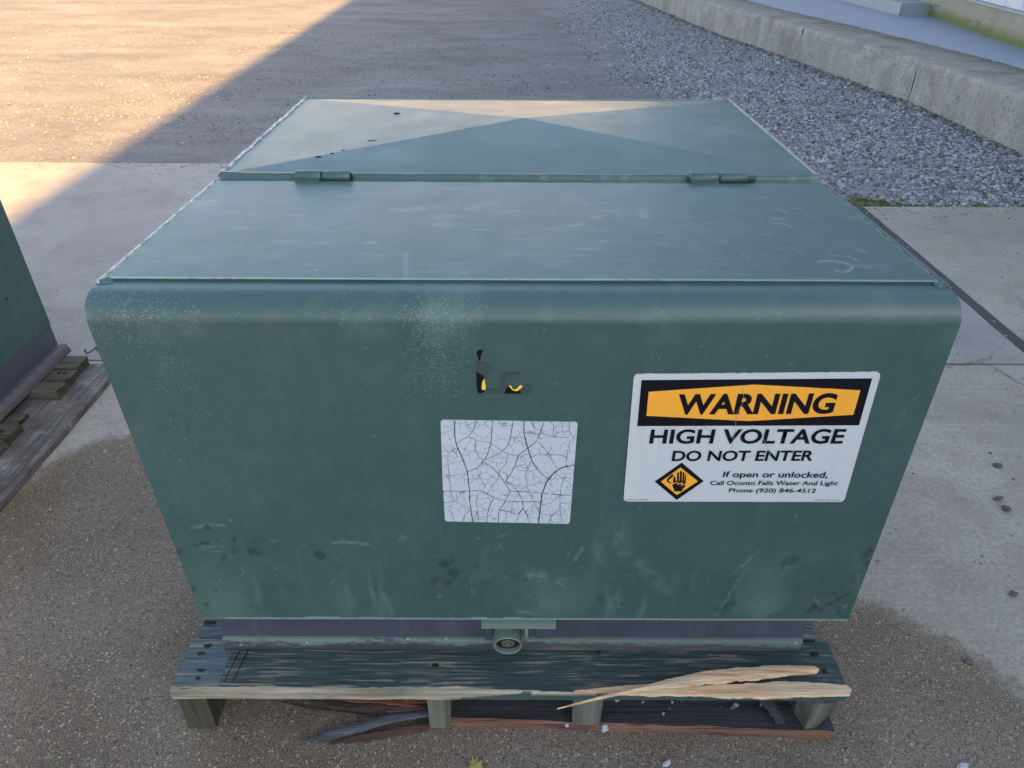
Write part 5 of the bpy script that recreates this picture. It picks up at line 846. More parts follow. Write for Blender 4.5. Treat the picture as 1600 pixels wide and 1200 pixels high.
# slight buckling of the sheet
PY = PY + 0.0012 * (fbm(PX, PZ, 3.0, 2, 31) - 0.5) * 2 - 0.0004
LT = np.zeros(PX.shape); DK = np.zeros(PX.shape); CH = np.zeros(PX.shape); SPK = np.full(PX.shape, 0.0015)
jx = (fbm(PX, PZ, 180, 3, 41) - 0.5) * 0.007; jz = (fbm(PX, PZ, 180, 3, 43) - 0.5) * 0.007
for x, z, r, st in D['dark']:
    m = (abs(PX - x) < r * 2.2 + 0.006) & (abs(PZ - z) < r * 2.8 + 0.006)
    d = np.hypot((PX + jx - x) / r, (PZ + jz - z) / (r * 1.15))
    soft = 0.22 if st > 0.55 else 0.7
    v = (st if st > 0.55 else min(1, st * 2.2)) * np.clip((1.0 - d) / soft, 0, 1) * (1.0 if st > 0.55 else np.clip(fbm(PX, PZ * 0.35, 70, 3, 49) * 3 - 0.75, 0, 1)); DK[m] = np.maximum(DK, v)[m]
for w, st, pts in D['light']:
    wm = w * 0.00026 if w < 20 else w * 0.0004
    xs_, zs_ = [p[0] for p in pts], [p[1] for p in pts]
    m = (PX > min(xs_) - wm * 3 - .004) & (PX < max(xs_) + wm * 3 + .004) & (PZ > min(zs_) - wm * 3 - .004) & (PZ < max(zs_) + wm * 3 + .004)
    if not m.any(): continue
    d = np.full(PX.shape, 9.0); d[m] = seg_dist((PX + jx * 0.6)[m], (PZ + jz * 0.6)[m], list(pts))
    v = st * 0.85 * np.clip(1.15 - d / (wm * 0.8), 0, 1) * np.clip(fbm(PX, PZ, 130, 3, 48) * 3.4 - 0.9, 0.1, 1.0); LT = np.maximum(LT, v)
for (cx_, cz_), sx__, sz__, cnt in D['speck']:
    a_ = cnt / (2 * math.pi * sx__ * sz__) / 480000.0 * 0.85
    SPK = SPK + a_ * np.exp(-0.5 * (((PX - cx_) / sx__) ** 2 + ((PZ - cz_) / sz__) ** 2)) * (0.35 + 1.3 * fbm(PX, PZ, 60, 3, 47))
SPK = np.clip(SPK, 0, 0.6)
# wiped, chalky lower band and smeared scuffs: paint wear, uneven, with its own outline
low = np.clip((0.43 - PZ) / 0.20, 0, 1); sc1 = fbm(PX, PZ * 0.7, 11, 5, 51)
LT = np.maximum(LT, low * np.clip((sc1 - 0.53) * 2.4, 0, 1) * 0.38)
sm = fbm(PX * 1.0, PZ * 0.25, 60, 4, 53); LT = np.maximum(LT, np.clip((sm - 0.60) * 3, 0, 1) * 0.30 * np.clip((0.40 - PZ) / 0.1, 0, 1) * (fbm(PX, PZ, 5, 2, 54) > 0.47))
top_ = np.clip((PZ - 0.70) / 0.03, 0, 1); LT = np.maximum(LT, top_ * np.clip((fbm(PX, PZ, 17, 5, 57) - 0.57) * 4, 0, 1) * 0.22)
mid = fbm(PX, PZ, 4.5, 4, 61); LT = np.maximum(LT, np.clip((mid - 0.56) * 2, 0, 1) * 0.16)
hem = 0.2435 + 0.004 * np.clip(fbm(PX, PX * 0, 38, 3, 63) * 2 - 0.9, 0, 1) * (0.4 + 0.6 * (PX < 0.05)); LT = np.maximum(LT, 0.85 * np.clip((hem - PZ) / 0.0012 + 0.5, 0, 1) * np.where(PX < -0.43, 0.4, 1))
dots = rng.random(PX.shape); LT = np.maximum(LT, np.where(dots > 0.9994, rng.uniform(0.2, 0.6, PX.shape), 0)); DK = np.maximum(DK, np.where((dots < 0.0006) & (PZ < 0.45), 0.6, 0))
hood_front = link('hood_front', grid_mesh('hood_front', np.stack([PX, PY, PZ], -1), {'light': LT, 'dark': DK, 'chip': CH, 'speck': SPK}), M['paint'], tr, True)
# inner return of the sheet so that it has a thickness and a hem
box('hood_hem', (-W2 + 0.001, W2 - 0.001, 0.0012, 0.024, 0.2395, 0.2425), M['paint_pale'], hood_front, shear=SH)
box('hood_lining', (-W2 + 0.003, W2 - 0.003, 0.0025, 0.0045, 0.243, 0.73), M['paint2'], hood_front, shear=SH)

# hood top plate
TX0, TX1 = -0.4655, 0.4655
xs = np.linspace(TX0, TX1, 300); ys = np.linspace(0.0475, 0.4045, 118)
GX, GY = np.meshgrid(xs, ys, indexing='ij')
GZ = 0.7635 - 0.004 * (GY - 0.047) / 0.357 + 0.0010 * (fbm(GX, GY, 2.6, 2, 71) - 0.5)
TL_ = np.zeros(GX.shape)
for w, st, pts in D['top']:
    wm = w * 0.00040
    d = seg_dist(GX + (fbm(GX, GY, 120, 2, 3) - .5) * 0.004, (GY + (fbm(GX, GY, 120, 2, 4) - .5) * 0.004), list(pts)); TL_ = np.maximum(TL_, st * np.clip(1.3 - d / wm, 0, 1))
bl = fbm(GX, GY, 16, 5, 73); TL_ = np.maximum(TL_, np.clip((bl - 0.60) * 3, 0, 1) * 0.16)
bl = fbm(GX * 0.35, GY, 60, 4, 75); TL_ = np.maximum(TL_, np.clip((bl - 0.66) * 4, 0, 1) * 0.25)
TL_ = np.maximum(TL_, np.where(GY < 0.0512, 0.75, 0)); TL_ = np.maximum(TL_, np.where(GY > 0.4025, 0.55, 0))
TCH = np.zeros(GX.shape)
for cx_ in (-0.372, -0.345, -0.332, -0.318, -0.012, 0.115, 0.15): TCH = np.maximum(TCH, np.where((abs(GX - cx_) < 0.004) & (GY < 0.052), 0.8, 0))
hood_top = link('hood_top', grid_mesh('hood_top', np.stack([GX + SH * (0.74 - GZ), GY, GZ], -1), {'light': TL_, 'dark': 0 * TL_, 'chip': TCH}), M['paint'], tr, True)
bm = bmesh.new(); bm_box(bm, TX0, TX1, 0.0475, 0.4045, 0.7545, 0.7588, shear=SH); from_bm('plate_edge', bm, M['paint2'], hood_top)
# front thickness of the overlapping plate
bm = bmesh.new()
a = [bm.verts.new((x + SH * (-0.02), 0.0474, 0.7634)) for x in np.linspace(TX0, TX1, 40)]; b = [bm.verts.new((x + SH * (-0.02), 0.0482, 0.7578)) for x in np.linspace(TX0, TX1, 40)]
for k in range(39): bm.faces.new((a[k], a[k + 1], b[k + 1], b[k]))
from_bm('plate_lip', bm, M['paint2'], hood_top)

# side plates (profile polygons with thickness)
side_prof = [(0.002, 0.241)] + [(0.002, 0.72)] + [(0.031 - 0.0290 * math.cos(t), 0.7325 + 0.0260 * math.sin(t)) for t in np.linspace(0, math.pi / 2, 14)] + [(0.12, 0.7575), (0.4045, 0.7555), (0.4045, 0.241)]
for sgn in (-1, 1):
    bm = bmesh.new(); xo, xi = sgn * (W2 + 0.0012), sgn * (W2 - 0.0035)
    A = [bm.verts.new((xo + shx(z), y, z)) for y, z in side_prof]; B = [bm.verts.new((xi + shx(z), y, z)) for y, z in side_prof]
    n = len(A); bm.faces.new(A); bm.faces.new(B[::-1])
    for k in range(n): bm.faces.new((A[k], A[(k + 1) % n], B[(k + 1) % n], B[k]))
    from_bm('hood_side', bm, M['paint2'], tr)
    # raised flange strip along the top edge of the side plate
    pts = [(sgn * (W2 - 0.001) + shx(.76), y, 0.7612 - 0.004 * (y - 0.047) / 0.357 + 0.0004 * noise.noise(Vector((y * 50, sgn, 0)))) for y in np.linspace(0.040, 0.406, 60)]
    tube('side_flange', pts, 0.0026, M['paint2'] if sgn > 0 else M['weld_highlight'], tr, 6)  # left flange carries the painted highlight
    # weld bead between top plate and side
    n = 150; pts = []; rad = []
    for k in range(n):
        y = 0.046 + 0.360 * k / (n - 1)
        pts.append((sgn * (0.4665 - 0.0012 * noise.noise(Vector((y * 35, sgn, 2))) * (2 if sgn < 0 else 1)) + shx(.76), y, 0.7605 - 0.004 * (y - 0.047) / 0.357))
        rad.append(0.0030 + 0.0010 * noise.noise(Vector((y * 70, sgn, 5))) + 0.0004 * math.sin(k * 1.7))
    tube('weld_bead', pts, rad, M['paint_pale'], tr, 6)
    # lumpy weld at the front corner
    bm = bmesh.new(); bmesh.ops.create_icosphere(bm, subdivisions=3, radius=0.0085)
    for v in bm.verts:
        v.co *= 1 + 0.35 * noise.noise(v.co * 160 + Vector((sgn * 3, 0, 0))); v.co.z *= 0.55; v.co.y *= 0.8
        v.co += Vector((sgn * 0.4665 + shx(.76), 0.0455, 0.7600))
    from_bm('corner_weld', bm, M['paint2'], tr, True)

# strip between hood and tank cover
bm = bmesh.new(); chan = [(0.4045, 0.7592), (0.4055, 0.7480), (0.4085, 0.7450), (0.4110, 0.7500), (0.4135, 0.7555), (0.4165, 0.7570), (0.4225, 0.7560), (0.4262, 0.7500), (0.4280, 0.7465), (0.4298, 0.7560), (0.4312, 0.7612), (0.4345, 0.7630), (0.4400, 0.7625), (0.4435, 0.7590)]
xs = np.linspace(-0.4715, 0.4715, 90); P = np.zeros((90, len(chan), 3))
for i, x in enumerate(xs):
    for j, (y, z) in enumerate(chan):
        wv_ = 0.0006 * noise.noise(Vector((x * 14, j * 0.3, 0)))
        P[i, j] = (x + shx(z), y + wv_, z + wv_ + (0.0015 * max(0, abs(x) - 0.42) / 0.05 if j > 8 else 0))
bm.free(); ch_ = fbm(P[..., 0], P[..., 1], 60, 4, 81)
link('hinge_channel', grid_mesh('hinge_channel', P, {'light': np.where(ch_ > 0.66, 0.2, 0.0), 'dark': 0 * ch_, 'chip': np.where(fbm(P[..., 0], P[..., 1] * 0, 24, 3, 85) > 0.68, 0.75, 0) * (np.abs(P[..., 1] - 0.4435) < 0.012)}), M['paint'], tr, True)
# hinges
def hinge(x0, xm, x1, nub):
    h = empty('hinge', (x0, 0.41, 0.765)); h.parent = tr; h.location = Vector((x0, 0.41, 0.765)) - root_loc(tr)
    for (a, b, y, z, r) in ((x0, xm - 0.0008, 0.4195, 0.7625, 0.0092), (xm + 0.0008, x1, 0.4205, 0.7625, 0.0088)):
        tube('knuckle', [(a, y, z), (a + 0.001, y, z), (b - 0.001, y, z), (b, y, z)], [r * .93, r, r, r * .93], M['paint2'], h, 16)
    box('hinge_leaf', (x0 + 0.001, xm - 0.002, 0.404, 0.4185, 0.7592, 0.7622), M['paint2'], h, 0.0006)
    box('hinge_gap', (xm + 0.0002, x1 + 0.002, 0.4052, 0.4132, 0.7515, 0.7545), M['dark'], h)
    tube('pin', [(xm - 0.002, 0.42, 0.7625), (x1 + nub, 0.42, 0.7625)], [0.006, 0.0055], M['dark'] if nub < 0.004 else M['paint2'], h, 10)
    tube('pin', [(xm - 0.0007, 0.4195, 0.7625), (xm + 0.0007, 0.4195, 0.7625)], 0.0084, M['dark'], h, 12)
hinge(-0.349, -0.308, -0.264, 0.002)
hinge(0.263, 0.308, 0.352, 0.013)

# tank cover with a raised centre point (four creased fields)
apx, apy, apz = 0.010, 0.712, 0.7840
cn = [(-0.4710, 0.4440, 0.7592), (0.4710, 0.4440, 0.7592), (0.4710, 0.9940, 0.7578), (-0.4710, 0.9940, 0.7578)]
cov = empty('tank_cover', (0, 0.72, 0.76)); cov.parent = tr; cov.location = Vector((0, 0.72, 0.76)) - root_loc(tr)
for k in range(4):
    a, b = Vector(cn[k]), Vector(cn[(k + 1) % 4]); c = Vector((apx, apy, apz)); N_ = 36; P = np.zeros((N_, N_, 3))
    for i in range(N_):
        for j in range(N_):
            u = i / (N_ - 1); v = j / (N_ - 1) * 0.9995; p = a.lerp(b, u).lerp(c, v)
            P[i, j] = (p.x + shx(0.76), p.y, p.z)
    lx = np.clip((fbm(P[..., 0], P[..., 1], 12, 5, 90 + k) - 0.56) * 3, 0, 1) * 0.35
    dk = np.zeros(lx.shape); cc = np.zeros(lx.shape)
    link('cover_panel', grid_mesh('cover_panel', P, {'light': lx, 'dark': dk, 'chip': cc}), M['paint'], cov, False)
bm = bmesh.new(); bm_box(bm, -0.4730, 0.4730, 0.4445, 0.9960, 0.7500, 0.7572, shear=SH); from_bm('cover_rim', bm, M['paint2'], cov)
for i, (x, y, r) in enumerate(((-0.262, 0.603, .006), (-0.255, 0.604, .004), (-0.243, 0.80, .007), (-0.335, 0.515, .006), (-0.315, 0.53, .004), (-0.30, 0.545, .003))):
    t_ = max(0, 1 - max(abs(y - apy) / 0.27, abs(x) / 0.48)); zz = 0.7592 + t_ * 0.0246
    bm = bmesh.new(); bmesh.ops.create_icosphere(bm, subdivisions=2, radius=r)
    for v in bm.verts: v.co = Vector((v.co.x * (1 + .4 * noise.noise(v.co * 300)), v.co.y * 0.7, v.co.z * 0.12)) + Vector((x, y, zz))
    from_bm('paint_blister', bm, M['dark'] if i > 1 else M['paint2'], cov, True)
# rear edge and side weld seams (ragged)
for sgn in (-1, 1):
    n = 150; pts = []; rad = []
    for k in range(n):
        y = 0.436 + 0.560 * k / (n - 1); g = 2.4 if sgn < 0 else 1.1
        pts.append((sgn * (0.4735 + 0.0014 * g * noise.noise(Vector((y * 26, sgn, 12)))) + shx(.76), y, 0.7588 - 0.0015 * (y - 0.44)))
        rad.append(0.0034 + 0.0013 * g * 0.6 * noise.noise(Vector((y * 60, sgn, 15))))
    tube('cover_weld', pts, rad, M['weld_highlight'] if sgn < 0 else M['paint_pale'], tr, 6)  # left seam is lightened as a painted highlight
tube('cover_weld', [(x + shx(.76), 0.9955, 0.7580) for x in np.linspace(-0.472, 0.472, 30)], 0.0022, M['paint_pale'], tr, 6)
# tank body
box('tank', (-0.4705, 0.4705, 0.4065, 0.9930, 0.2385, 0.7490), M['paint2'], tr, bevel=0.004, shear=SH)
# sill and rail
box('sill', (-0.4730, 0.4560, 0.0480, 0.9900, 0.1350, 0.2380), M['sill'], tr, bevel=0.002)
rail_prof = [(0.0480, 0.1362), (0.0440, 0.1358), (0.0418, 0.1335), (0.0412, 0.1300), (0.0408, 0.1220), (0.0402, 0.1150), (0.0405, 0.1112), (0.0600, 0.1108)]
P = np.zeros((160, len(rail_prof), 3))
for i, x in enumerate(np.linspace(-0.4735, 0.4565, 160)):
    for j, (y, z) in enumerate(rail_prof): P[i, j] = (x, y + 0.0006 * noise.noise(Vector((x * 18, j, 0))), z)
link('sill_rail', grid_mesh('sill_rail', P), M['rail'], tr, True)
box('sill_foot', (-0.473, 0.456, 0.0600, 0.9900, 0.1107, 0.1345), M['sill'], tr)
# lock bracket below the hood
br = empty('lock_bracket', (0, 0, 0.24)); br.parent = tr; br.location = Vector((0, 0, 0.24)) - root_loc(tr)
box('bracket_plate', (-0.0555, 0.0540, -0.0075, 0.0330, 0.2285, 0.2392), M['paint_pale'], br, bevel=0.0018, seg=2)
box('latch_plate', (0.026, 0.0535, 0.0180, 0.0475, 0.1740, 0.2270), M['sill'], br, bevel=0.0015)
box('latch_plate', (-0.052, -0.040, 0.0260, 0.0475, 0.1560, 0.2270), M['sill'], br, bevel=0.0015)
# open padlock shroud: a tube with wall thickness, mouth tipped down to the front
ax0, ax1 = Vector((-0.0165, 0.042, 0.1880)), Vector((-0.0165, -0.0045, 0.1850)); d = (ax1 - ax0).normalized(); s_ = Vector((1, 0, 0)); u_ = s_.cross(d).normalized()
bm = bmesh.new(); rings = []
for (c0, r) in ((ax0, 0.0205), (ax1, 0.0215), (ax1 + d * 0.0006, 0.0205), (ax1, 0.0188), (ax0 + d * 0.016, 0.0180)):
    rings.append([bm.verts.new(c0 + (s_ * math.cos(t) + u_ * math.sin(t)) * r) for t in np.linspace(0, 2 * math.pi, 32, endpoint=False)])
for a, b in zip(rings[:-1], rings[1:]):
    for k in range(32): bm.faces.new((a[k], a[(k + 1) % 32], b[(k + 1) % 32], b[k]))
bm.faces.new(rings[-1]); disc_dark = 0; from_bm('lock_shroud', bm, M['paint_pale'], br, False)
tube('shroud_rim', [ax1 + (s_ * math.cos(t) + u_ * math.sin(t)) * 0.0201 for t in np.linspace(0, 2 * math.pi, 33)], 0.0012, M['paint_pale'], br, 6)
tube('shroud_shade_plug', [ax0 + d * 0.0165, ax0 + d * 0.040], 0.0176, M['dark'], br, 24)  # solid dark plug: shade inside the shroud put into colour
tube('lock_bolt', [ax0 + d * 0.0395, ax0 + d * 0.0435, ax0 + d * 0.0445], [0.0115, 0.0115, 0.0085], M['steel'], br, 5, False)
tube('lock_bolt', [ax0 + d * 0.044, ax0 + d * 0.047], [0.006, 0.0055], M['steel'], br, 12)
tube('hook_rod', [(0.0115, 0.004, 0.228), (0.0115, 0.001, 0.200), (0.0112, 0.003, 0.184)], [0.003, 0.0028, 0.0012], M['paint_pale'], br, 8)

# ---- labels on the front sheet
def bil(c, u, v):   # c: TL, TR, BR, BL in (x, z); u right, v up
    return tuple((c[3][k] * (1 - u) + c[2][k] * u) * (1 - v) + (c[0][k] * (1 - u) + c[1][k] * u) * v for k in (0, 1))
def round_quad(c, r, n=5, jag=0.0, seed=0):
    out = []; w = math.dist(c[0], c[1]); h = math.dist(c[0], c[3]); ru, rv = r / w, r / h
    for (cu, cv, a0) in ((ru, 1 - rv, 90), (ru, rv, 180), (1 - ru, rv, 270), (1 - ru, 1 - rv, 0)):
        for k in range(n + 1):
            a = R_(a0 + 90 * k / n); out.append(bil(c, cu + ru * math.cos(a), cv + rv * math.sin(a)))
    if jag:
        res = []
        for a, b in zip(out, out[1:] + out[:1]):
            m = max(1, int(math.dist(a, b) / 0.004))
            for k in range(m):
                t = k / m; x = a[0] + (b[0] - a[0]) * t; z = a[1] + (b[1] - a[1]) * t
                j = jag * max(-0.3, noise.noise(Vector((x * 150, z * 150, seed)))) if z > 0.665 else 0
                res.append((x, z - (j if z > 0.665 else 0)))
        out = res
    return out
YF = -0.0022
wl_ = empty('warning_label', (0.27, YF, 0.57)); wl_.parent = tr; wl_.location = Vector((0.27, YF, 0.57)) - root_loc(tr)
plate_xz('label_sheet', round_quad(D['sign'], 0.0055, jag=0.0012), YF, 0.0012, M['white'], wl_)
plate_xz('header_band', D['band'], YF - 0.0003, 0.0002, M['black'], wl_)
plate_xz('header_hexagon', D['hex'], YF - 0.0006, 0.0002, M['orange'], wl_)
plate_xz('diamond_border', D['dia'], YF - 0.0003, 0.0002, M['black'], wl_)
plate_xz('diamond', D['dia_in'], YF - 0.0006, 0.0002, M['orange'], wl_)
bm = bmesh.new()
for poly in D['hand']:
    hv = [bm.verts.new((p[0], YF - 0.0009, p[1])) for p in poly]
    for tri in tessellate_polygon([[Vector((q[0], q[1], 0)) for q in poly]]): bm.faces.new([hv[k] for k in tri])
from_bm('hand_symbol', bm, M['black'], wl_)
def text_on(key, body, bold, name='lettering', shear=0.24, spacing=1.0):
    cu = bpy.data.curves.new('txt', 'FONT'); cu.body = body; cu.size = 1.0; cu.shear = 0.0; cu.offset = bold; cu.space_character = spacing
    cu.resolution_u = 6 if key not in ('TL', 'TR') else 1
    o = bpy.data.objects.new('txt', cu); COL.objects.link(o)
    dg = bpy.context.evaluated_depsgraph_get(); me = bpy.data.meshes.new_from_object(o.evaluated_get(dg)); bpy.data.objects.remove(o); bpy.data.curves.remove(cu)
    co = np.empty(len(me.vertices) * 3, np.float32); me.vertices.foreach_get('co', co); co = co.reshape(-1, 3)
    cap = 0.729  # cap height of the built-in font
    x0, x1 = co[:, 0].min(), co[:, 0].max()
    u = (co[:, 0] - x0) / (x1 - x0); v = co[:, 1] / cap
    BL, BR, TL, TR = D[key]
    h = math.dist(BL, TL); w = math.dist(BL, BR)
    shear = (D['HV'][2][0] - D['HV'][0][0]) / (D['HV'][2][1] - D['HV'][0][1]) + 0.02
    sk = shear * h / w
    nx_ = np.empty_like(co)
    uu = u * (1 - sk * 0.9) + v * sk - 0.0
    yb = [BL[k] * (1 - uu) + BR[k] * uu for k in (0, 1)]
    zt = TL[1] * (1 - uu) + TR[1] * uu; zb = BL[1] * (1 - uu) + BR[1] * uu
    co[:, 0] = BL[0] * (1 - uu) + BR[0] * uu; co[:, 2] = zb + (zt - zb) * v; co[:, 1] = YF - 0.0009
    me.vertices.foreach_set('co', co.reshape(-1)); me.update()
    o = link(name, me, M['black'], wl_); return o
text_on('WARNING', 'WARNING', 0.036)
text_on('HV', 'HIGH VOLTAGE', 0.024)
text_on('DNE', 'DO NOT ENTER', 0.024)
text_on('IF', 'If open or unlocked,', 0.014)
text_on('CALL', 'Call Oconto Falls Water And Light', 0.010)
text_on('PHONE', 'Phone (920) 846-4512', 0.010)
text_on('TL', '009960 W-A2-A71', 0.0); text_on('TR', '0000000 0001100000', 0.0)
def ribbon(bm, pts, w, y, seed=0):
    pts2 = []
    for a, b in zip(pts[:-1], pts[1:]):
        m = max(1, int(math.dist(a, b) / 0.0035))
        for k in range(m): t = k / m; pts2.append((a[0] + (b[0] - a[0]) * t, a[1] + (b[1] - a[1]) * t))
    pts2.append(pts[-1]); prev = None; n = len(pts2)
    for i, p in enumerate(pts2):
        a, b = pts2[max(0, i - 1)], pts2[min(n - 1, i + 1)]; dx, dz = b[0] - a[0], b[1] - a[1]; L = math.hypot(dx, dz) + 1e-9
        ww = w / 2 * (0.8 + 0.7 * noise.noise(Vector((p[0] * 300, p[1] * 300, seed)))); ww = max(0.00015, ww)
        jx_ = 0.0006 * noise.noise(Vector((p[0] * 160, p[1] * 160, seed + 1)))
        q = [bm.verts.new((p[0] - dz / L * (ww + jx_), y, p[1] + dx / L * (ww + jx_))), bm.verts.new((p[0] + dz / L * (ww - jx_), y, p[1] - dx / L * (ww - jx_)))]
        if prev: bm.faces.new((prev[0], prev[1], q[1], q[0]))
        prev = q
bm = bmesh.new()
for p in D['scr']: ribbon(bm, p, 0.0005, YF - 0.0012)
from_bm('label_scratch', bm, M['scratch'], wl_)

cl = empty('cracked_label', (-0.02, YF, 0.52)); cl.parent = tr; cl.location = Vector((-0.02, YF, 0.52)) - root_loc(tr)
lc = D['lab']
poly = round_quad(lc, 0.004)
nl, nr = D['labnotch']
out = []
for a, b in zip(poly, poly[1:] + poly[:1]):
    out.append(a)
    if abs(a[0] - lc[3][0]) < 0.006 and abs(b[0] - lc[3][0]) < 0.006 and a[1] > nl[1] + 0.004 and b[1] < nl[1] - 0.004:
        out += [(nl[0] - 0.0002, nl[1] + 0.0012), (nl[0] + 0.0022, nl[1]), (nl[0] + 0.0002, nl[1] - 0.003)]
plate_xz('label_sheet', out, YF, 0.0012, M['label'], cl)
bm = bmesh.new()
for i, (w, p) in enumerate(D['crk']): ribbon(bm, p, {3: 0.00050, 4: 0.00085, 5: 0.00135, 6: 0.0017}[w], YF - 0.0004 - 0.00001 * i, i)
o = from_bm('crack', bm, M['crack'], cl); o['kind'] = 'stuff'
ts = empty('torn_sticker', (-0.02, YF, 0.67)); ts.parent = tr; ts.location = Vector((-0.02, YF, 0.67)) - root_loc(tr)
for i, p in enumerate(D['tg']): plate_xz('glue_residue', p, YF + 0.0004 - 0.0001 * i, 0.0006, M['ghost'], ts)
for i, p in enumerate(D['tb']): plate_xz('black_remnant', p, YF - 0.0001 - 0.0001 * i, 0.0005, M['black'], ts)
for i, p in enumerate(D['ty']): plate_xz('yellow_remnant', p, YF - 0.0005 - 0.0001 * i, 0.0003, M['yellow'], ts)

# ---------------------------------------------------------------- neighbouring transformer on its own pallet, left
nb = empty('padmount_transformer', (-1.8, 0.6, 0.05), 'second green metal box with a dark base, cut off by the photo\'s left edge', 'transformer')
NX, NY = -1.312, 1.085
box('tank', (NX - 0.95, NX, NY - 0.97, NY, 0.130, 0.70), M['paint2'], nb, bevel=0.004)
box('sill', (NX - 0.947, NX - 0.001, NY - 0.967, NY - 0.002, 0.066, 0.1285), M['sill'], nb, bevel=0.002)
pr = [(0.0, 0.068), (0.012, 0.070), (0.020, 0.0745), (0.029, 0.0715), (0.034, 0.064), (0.037, 0.053), (0.037, 0.0505), (0.0, 0.0505)]
bm = bmesh.new(); prev = None
for y in np.linspace(NY - 0.965, NY - 0.010, 60):
    q = [bm.verts.new((NX + dx + 0.0016 * noise.noise(Vector((y * 20, dx * 50, 0))), y, z + 0.001 * noise.noise(Vector((y * 24, dx * 60, 4))))) for dx, z in pr]
    if prev:
        for k in range(8): bm.faces.new((prev[k], prev[(k + 1) % 8], q[(k + 1) % 8], q[k]))
    else: bm.faces.new(q)
    prev = q
bm.faces.new(prev[::-1]); from_bm('sill_rail', bm, M['sill_rust'], nb)
tube('vent_hole', [(NX - 0.001, NY - 0.12, 0.27), (NX + 0.0012, NY - 0.12, 0.27)], 0.003, M['dark'], nb, 10)
npal = empty('wooden_pallet', (-1.8, 0.6, 0), 'bleached grey broken pallet under the transformer at the left edge', 'pallet')
def plank_y(name, x0, x1, y0, y1, z0, z1, mat, parent, seed, rag=0.01):
    bm = plank_mesh(y0, y1, -x1, -x0, z0, z1, seed, rag=rag)
    for v in bm.verts:
        v.co = Vector((-v.co.y, v.co.x, v.co.z))
        if v.co.y > y1 - 0.03: v.co.z += 0.004 * noise.noise(Vector((v.co.x * 50, 0, 0)))
        if v.co.y > y1 - 0.07 and v.co.x > x1 - 0.02: v.co.x -= (v.co.y - (y1 - 0.07)) * 0.45      # rotted corner
    return from_bm(name, bm, mat, parent)
o = plank_y('bottom_board', -1.32, -1.133, 0.0, 1.045, 0.003, 0.021, M['wood_nb'], npal, 41.0, 0.016); o['label'] = 'wide bleached grey outer board with rotted end'
for i, (y0, y1, xe, zt) in enumerate(((0.985, 1.050, -1.222, 0.050), (0.925, 0.980, -1.217, 0.047), (0.868, 0.920, -1.214, 0.050), (0.742, 0.790, -1.250, 0.036), (0.675, 0.735, -1.232, 0.047), (0.600, 0.668, -1.232, 0.048), (0.30, 0.39, -1.22, 0.049), (0.08, 0.17, -1.22, 0.049))):
    bm = plank_mesh(-2.25, xe, y0, y1, 0.0225, zt, 50 + i, rag=0.016, nx=40)
    for v in bm.verts: v.co += Vector((noise.noise(v.co * 45), noise.noise(v.co * 43 + Vector((5, 0, 0))), 0.6 * noise.noise(v.co * 37))) * 0.004
    from_bm('deck_board', bm, M['wood_nb2'], npal)
    for kx_ in (0.018, 0.034):
        if i in (1, 4): disc('nail_hole', xe - kx_, (y0 + y1) / 2 + 0.008 * (1 if i % 2 else -1), zt + 0.0028, 0.005, 0.004, M['dark'], npal, i)
wr = []
for k in range(60):
    t = k / 59; wr.append((-1.285 + 0.085 * t + 0.007 * math.cos(t * 22), 1.13 + 0.055 * t + 0.007 * math.sin(t * 22) * 0.6, 0.012 + 0.006 * math.sin(t * 22 + 1)))
tag(tube('twisted_wire', wr, 0.0022, M['wire'], None, 6), 'short twisted dark wire lying behind the grey pallet end', 'wire')

# ---------------------------------------------------------------- small loose things
def pebble(name, x, y, z, sx, sy, sz, mat, label, cat, group=None, seed=0, rot=0.0):
    bm = bmesh.new(); bmesh.ops.create_icosphere(bm, subdivisions=3, radius=1.0)
    for v in bm.verts:
        q = 0.85 * v.co * (1 + 0.38 * noise.noise(v.co * 1.3 + Vector((seed * 7, 0, 0))) + 0.10 * noise.noise(v.co * 4 + Vector((seed, 0, 0))))
        v.co = Vector((q.x * sx, q.y * sy, q.z * sz))
    bmesh.ops.rotate(bm, verts=bm.verts, cent=(0, 0, 0), matrix=Matrix.Rotation(rot, 3, 'Z'))
    me = bpy.data.meshes.new(name); bm.to_mesh(me); bm.free()
    o = link(name, me, mat); o.location = (x, y, z + sz * 0.8); tag(o, label, cat, group); return o
G1 = 'dark pebbles on the right slab'
pebble('pebble', 1.160, 0.637, 0, .013, .008, .006, M['pebble'], 'dark pebble highest up on the right slab beside the transformer', 'pebble', G1, 1)
pebble('pebble', 1.095, 0.523, 0, .015, .007, .004, M['pebble'], 'flat dark chip just above another pebble on the right slab', 'pebble', G1, 2, .3)
pebble('pebble', 1.092, 0.487, 0, .011, .009, .007, M['pebble'], 'round dark pebble just below a flat chip on the right slab', 'pebble', G1, 3)
pebble('pebble', 0.969, 0.251, 0, .009, .007, .005, M['pebble'], 'dark pebble between the damp patch edge and the right edge of the photo', 'pebble', G1, 4)
pebble('pebble', 0.80, 0.10, 0, .010, .006, .004, M['pebble'], 'small dark stone on the damp patch right of the pallet', 'pebble', G1, 5)
pebble('pebble', -1.945, 1.93, 0, .012, .008, .005, M['pebble'], 'small dark pebble on the pale slab behind the left transformer', 'pebble', None, 6)
pebble('quartz_chip', 0.690, -0.088, 0, .012, .007, .006, M['pale_pebble'], 'whitish chip at the bottom right of the photo on the damp concrete', 'stone chip', None, 7, .5)
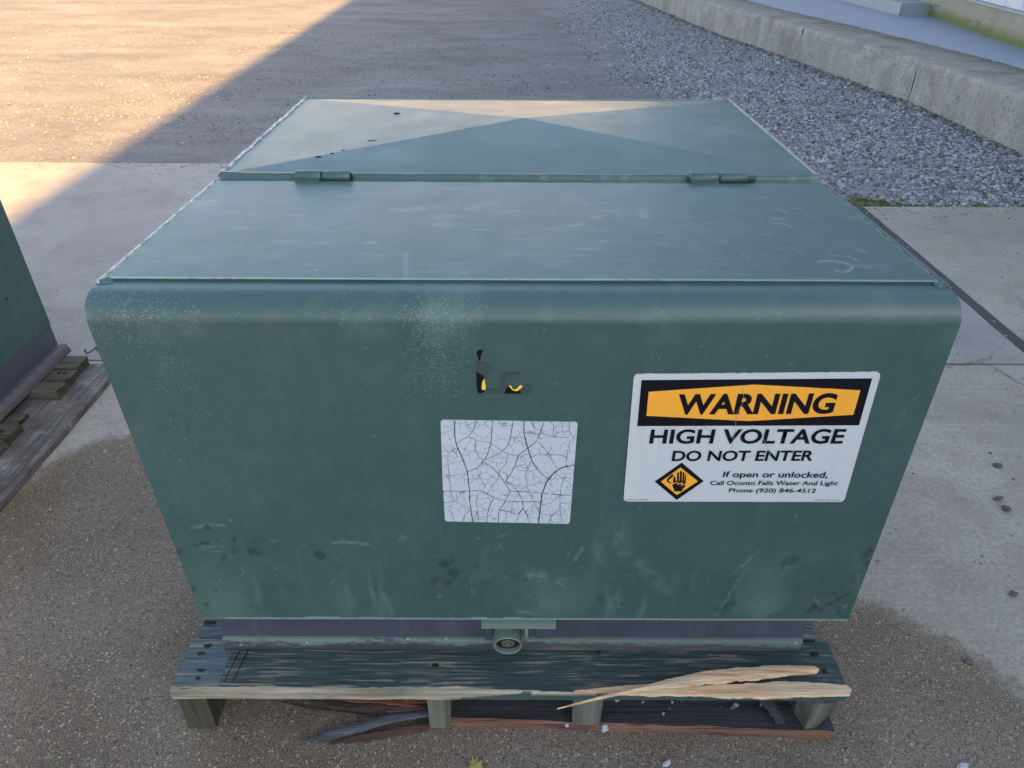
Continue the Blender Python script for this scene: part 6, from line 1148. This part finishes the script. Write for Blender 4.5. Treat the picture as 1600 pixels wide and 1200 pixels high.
pebble('quartz_chip', 0.232, -0.083, 0, .010, .005, .004, M['pale_pebble'], 'pale chip at the bottom edge of the photo below the pallet', 'stone chip', None, 8, .7)
pebble('limestone_chunk', 0.139, -0.036, 0.012, .0065, .0060, .0085, M['pale_pebble'], 'largest white stone lump beside the grey stringer under the pallet', 'stone chip', 'white stone lumps under the pallet', 9)
pebble('limestone_chunk', 0.079, -0.030, 0.015, .004, .004, .004, M['pale_pebble'], 'white stone lump left of the grey stringer', 'stone chip', 'white stone lumps under the pallet', 10)
pebble('limestone_chunk', 0.165, 0.014, 0.015, .005, .004, .007, M['pale_pebble'], 'white stone lump just right of the grey stringer under the splinter tip', 'stone chip', 'white stone lumps under the pallet', 11)
xs = rng.uniform(0.14, 0.43, 60); ys = np.concatenate([rng.normal(0.085, 0.012, 40), rng.normal(0.02, 0.02, 20)])
zs = np.where(ys > 0.055, 0.004, 0.0185)
stones('limestone_crumbs', np.stack([xs, ys, zs], -1), rng.gamma(3, 0.0012, 60) + 0.002, M['lime'])
for i, (x, y, s, r, z, cv) in enumerate(((-0.066, -0.087, 0.012, 0.4, 0.004, 0.5),)):
    bm = bmesh.new(); out = [(0, -1), (.35, -.75), (.75, -.8), (.62, -.35), (.95, 0), (.5, .25), (.6, .75), (.2, .6), (0, 1.15), (-.25, .55), (-.7, .7), (-.5, .2), (-.95, -.05), (-.55, -.35), (-.6, -.8), (-.3, -.7)]
    c0 = bm.verts.new((0, 0, 0.002)); ring = [bm.verts.new((a * s, b * s * 1.1, 0.005 * (a * a + 0.4 * b * b) + 0.001 * math.sin(k * 2.3))) for k, (a, b) in enumerate(out)]
    for k in range(len(ring)): bm.faces.new((c0, ring[k], ring[(k + 1) % len(ring)]))
    bmesh.ops.solidify(bm, geom=bm.faces[:], thickness=0.0006)
    me = bpy.data.meshes.new('dry_leaf'); bm.to_mesh(me); bm.free(); o = link('dry_leaf', me, M['leaf']); o.location = (x, y, z); o.rotation_euler = (0, 0, r)
    tag(o, 'small curled yellow leaf fragment on the damp concrete below the pallet', 'leaf')
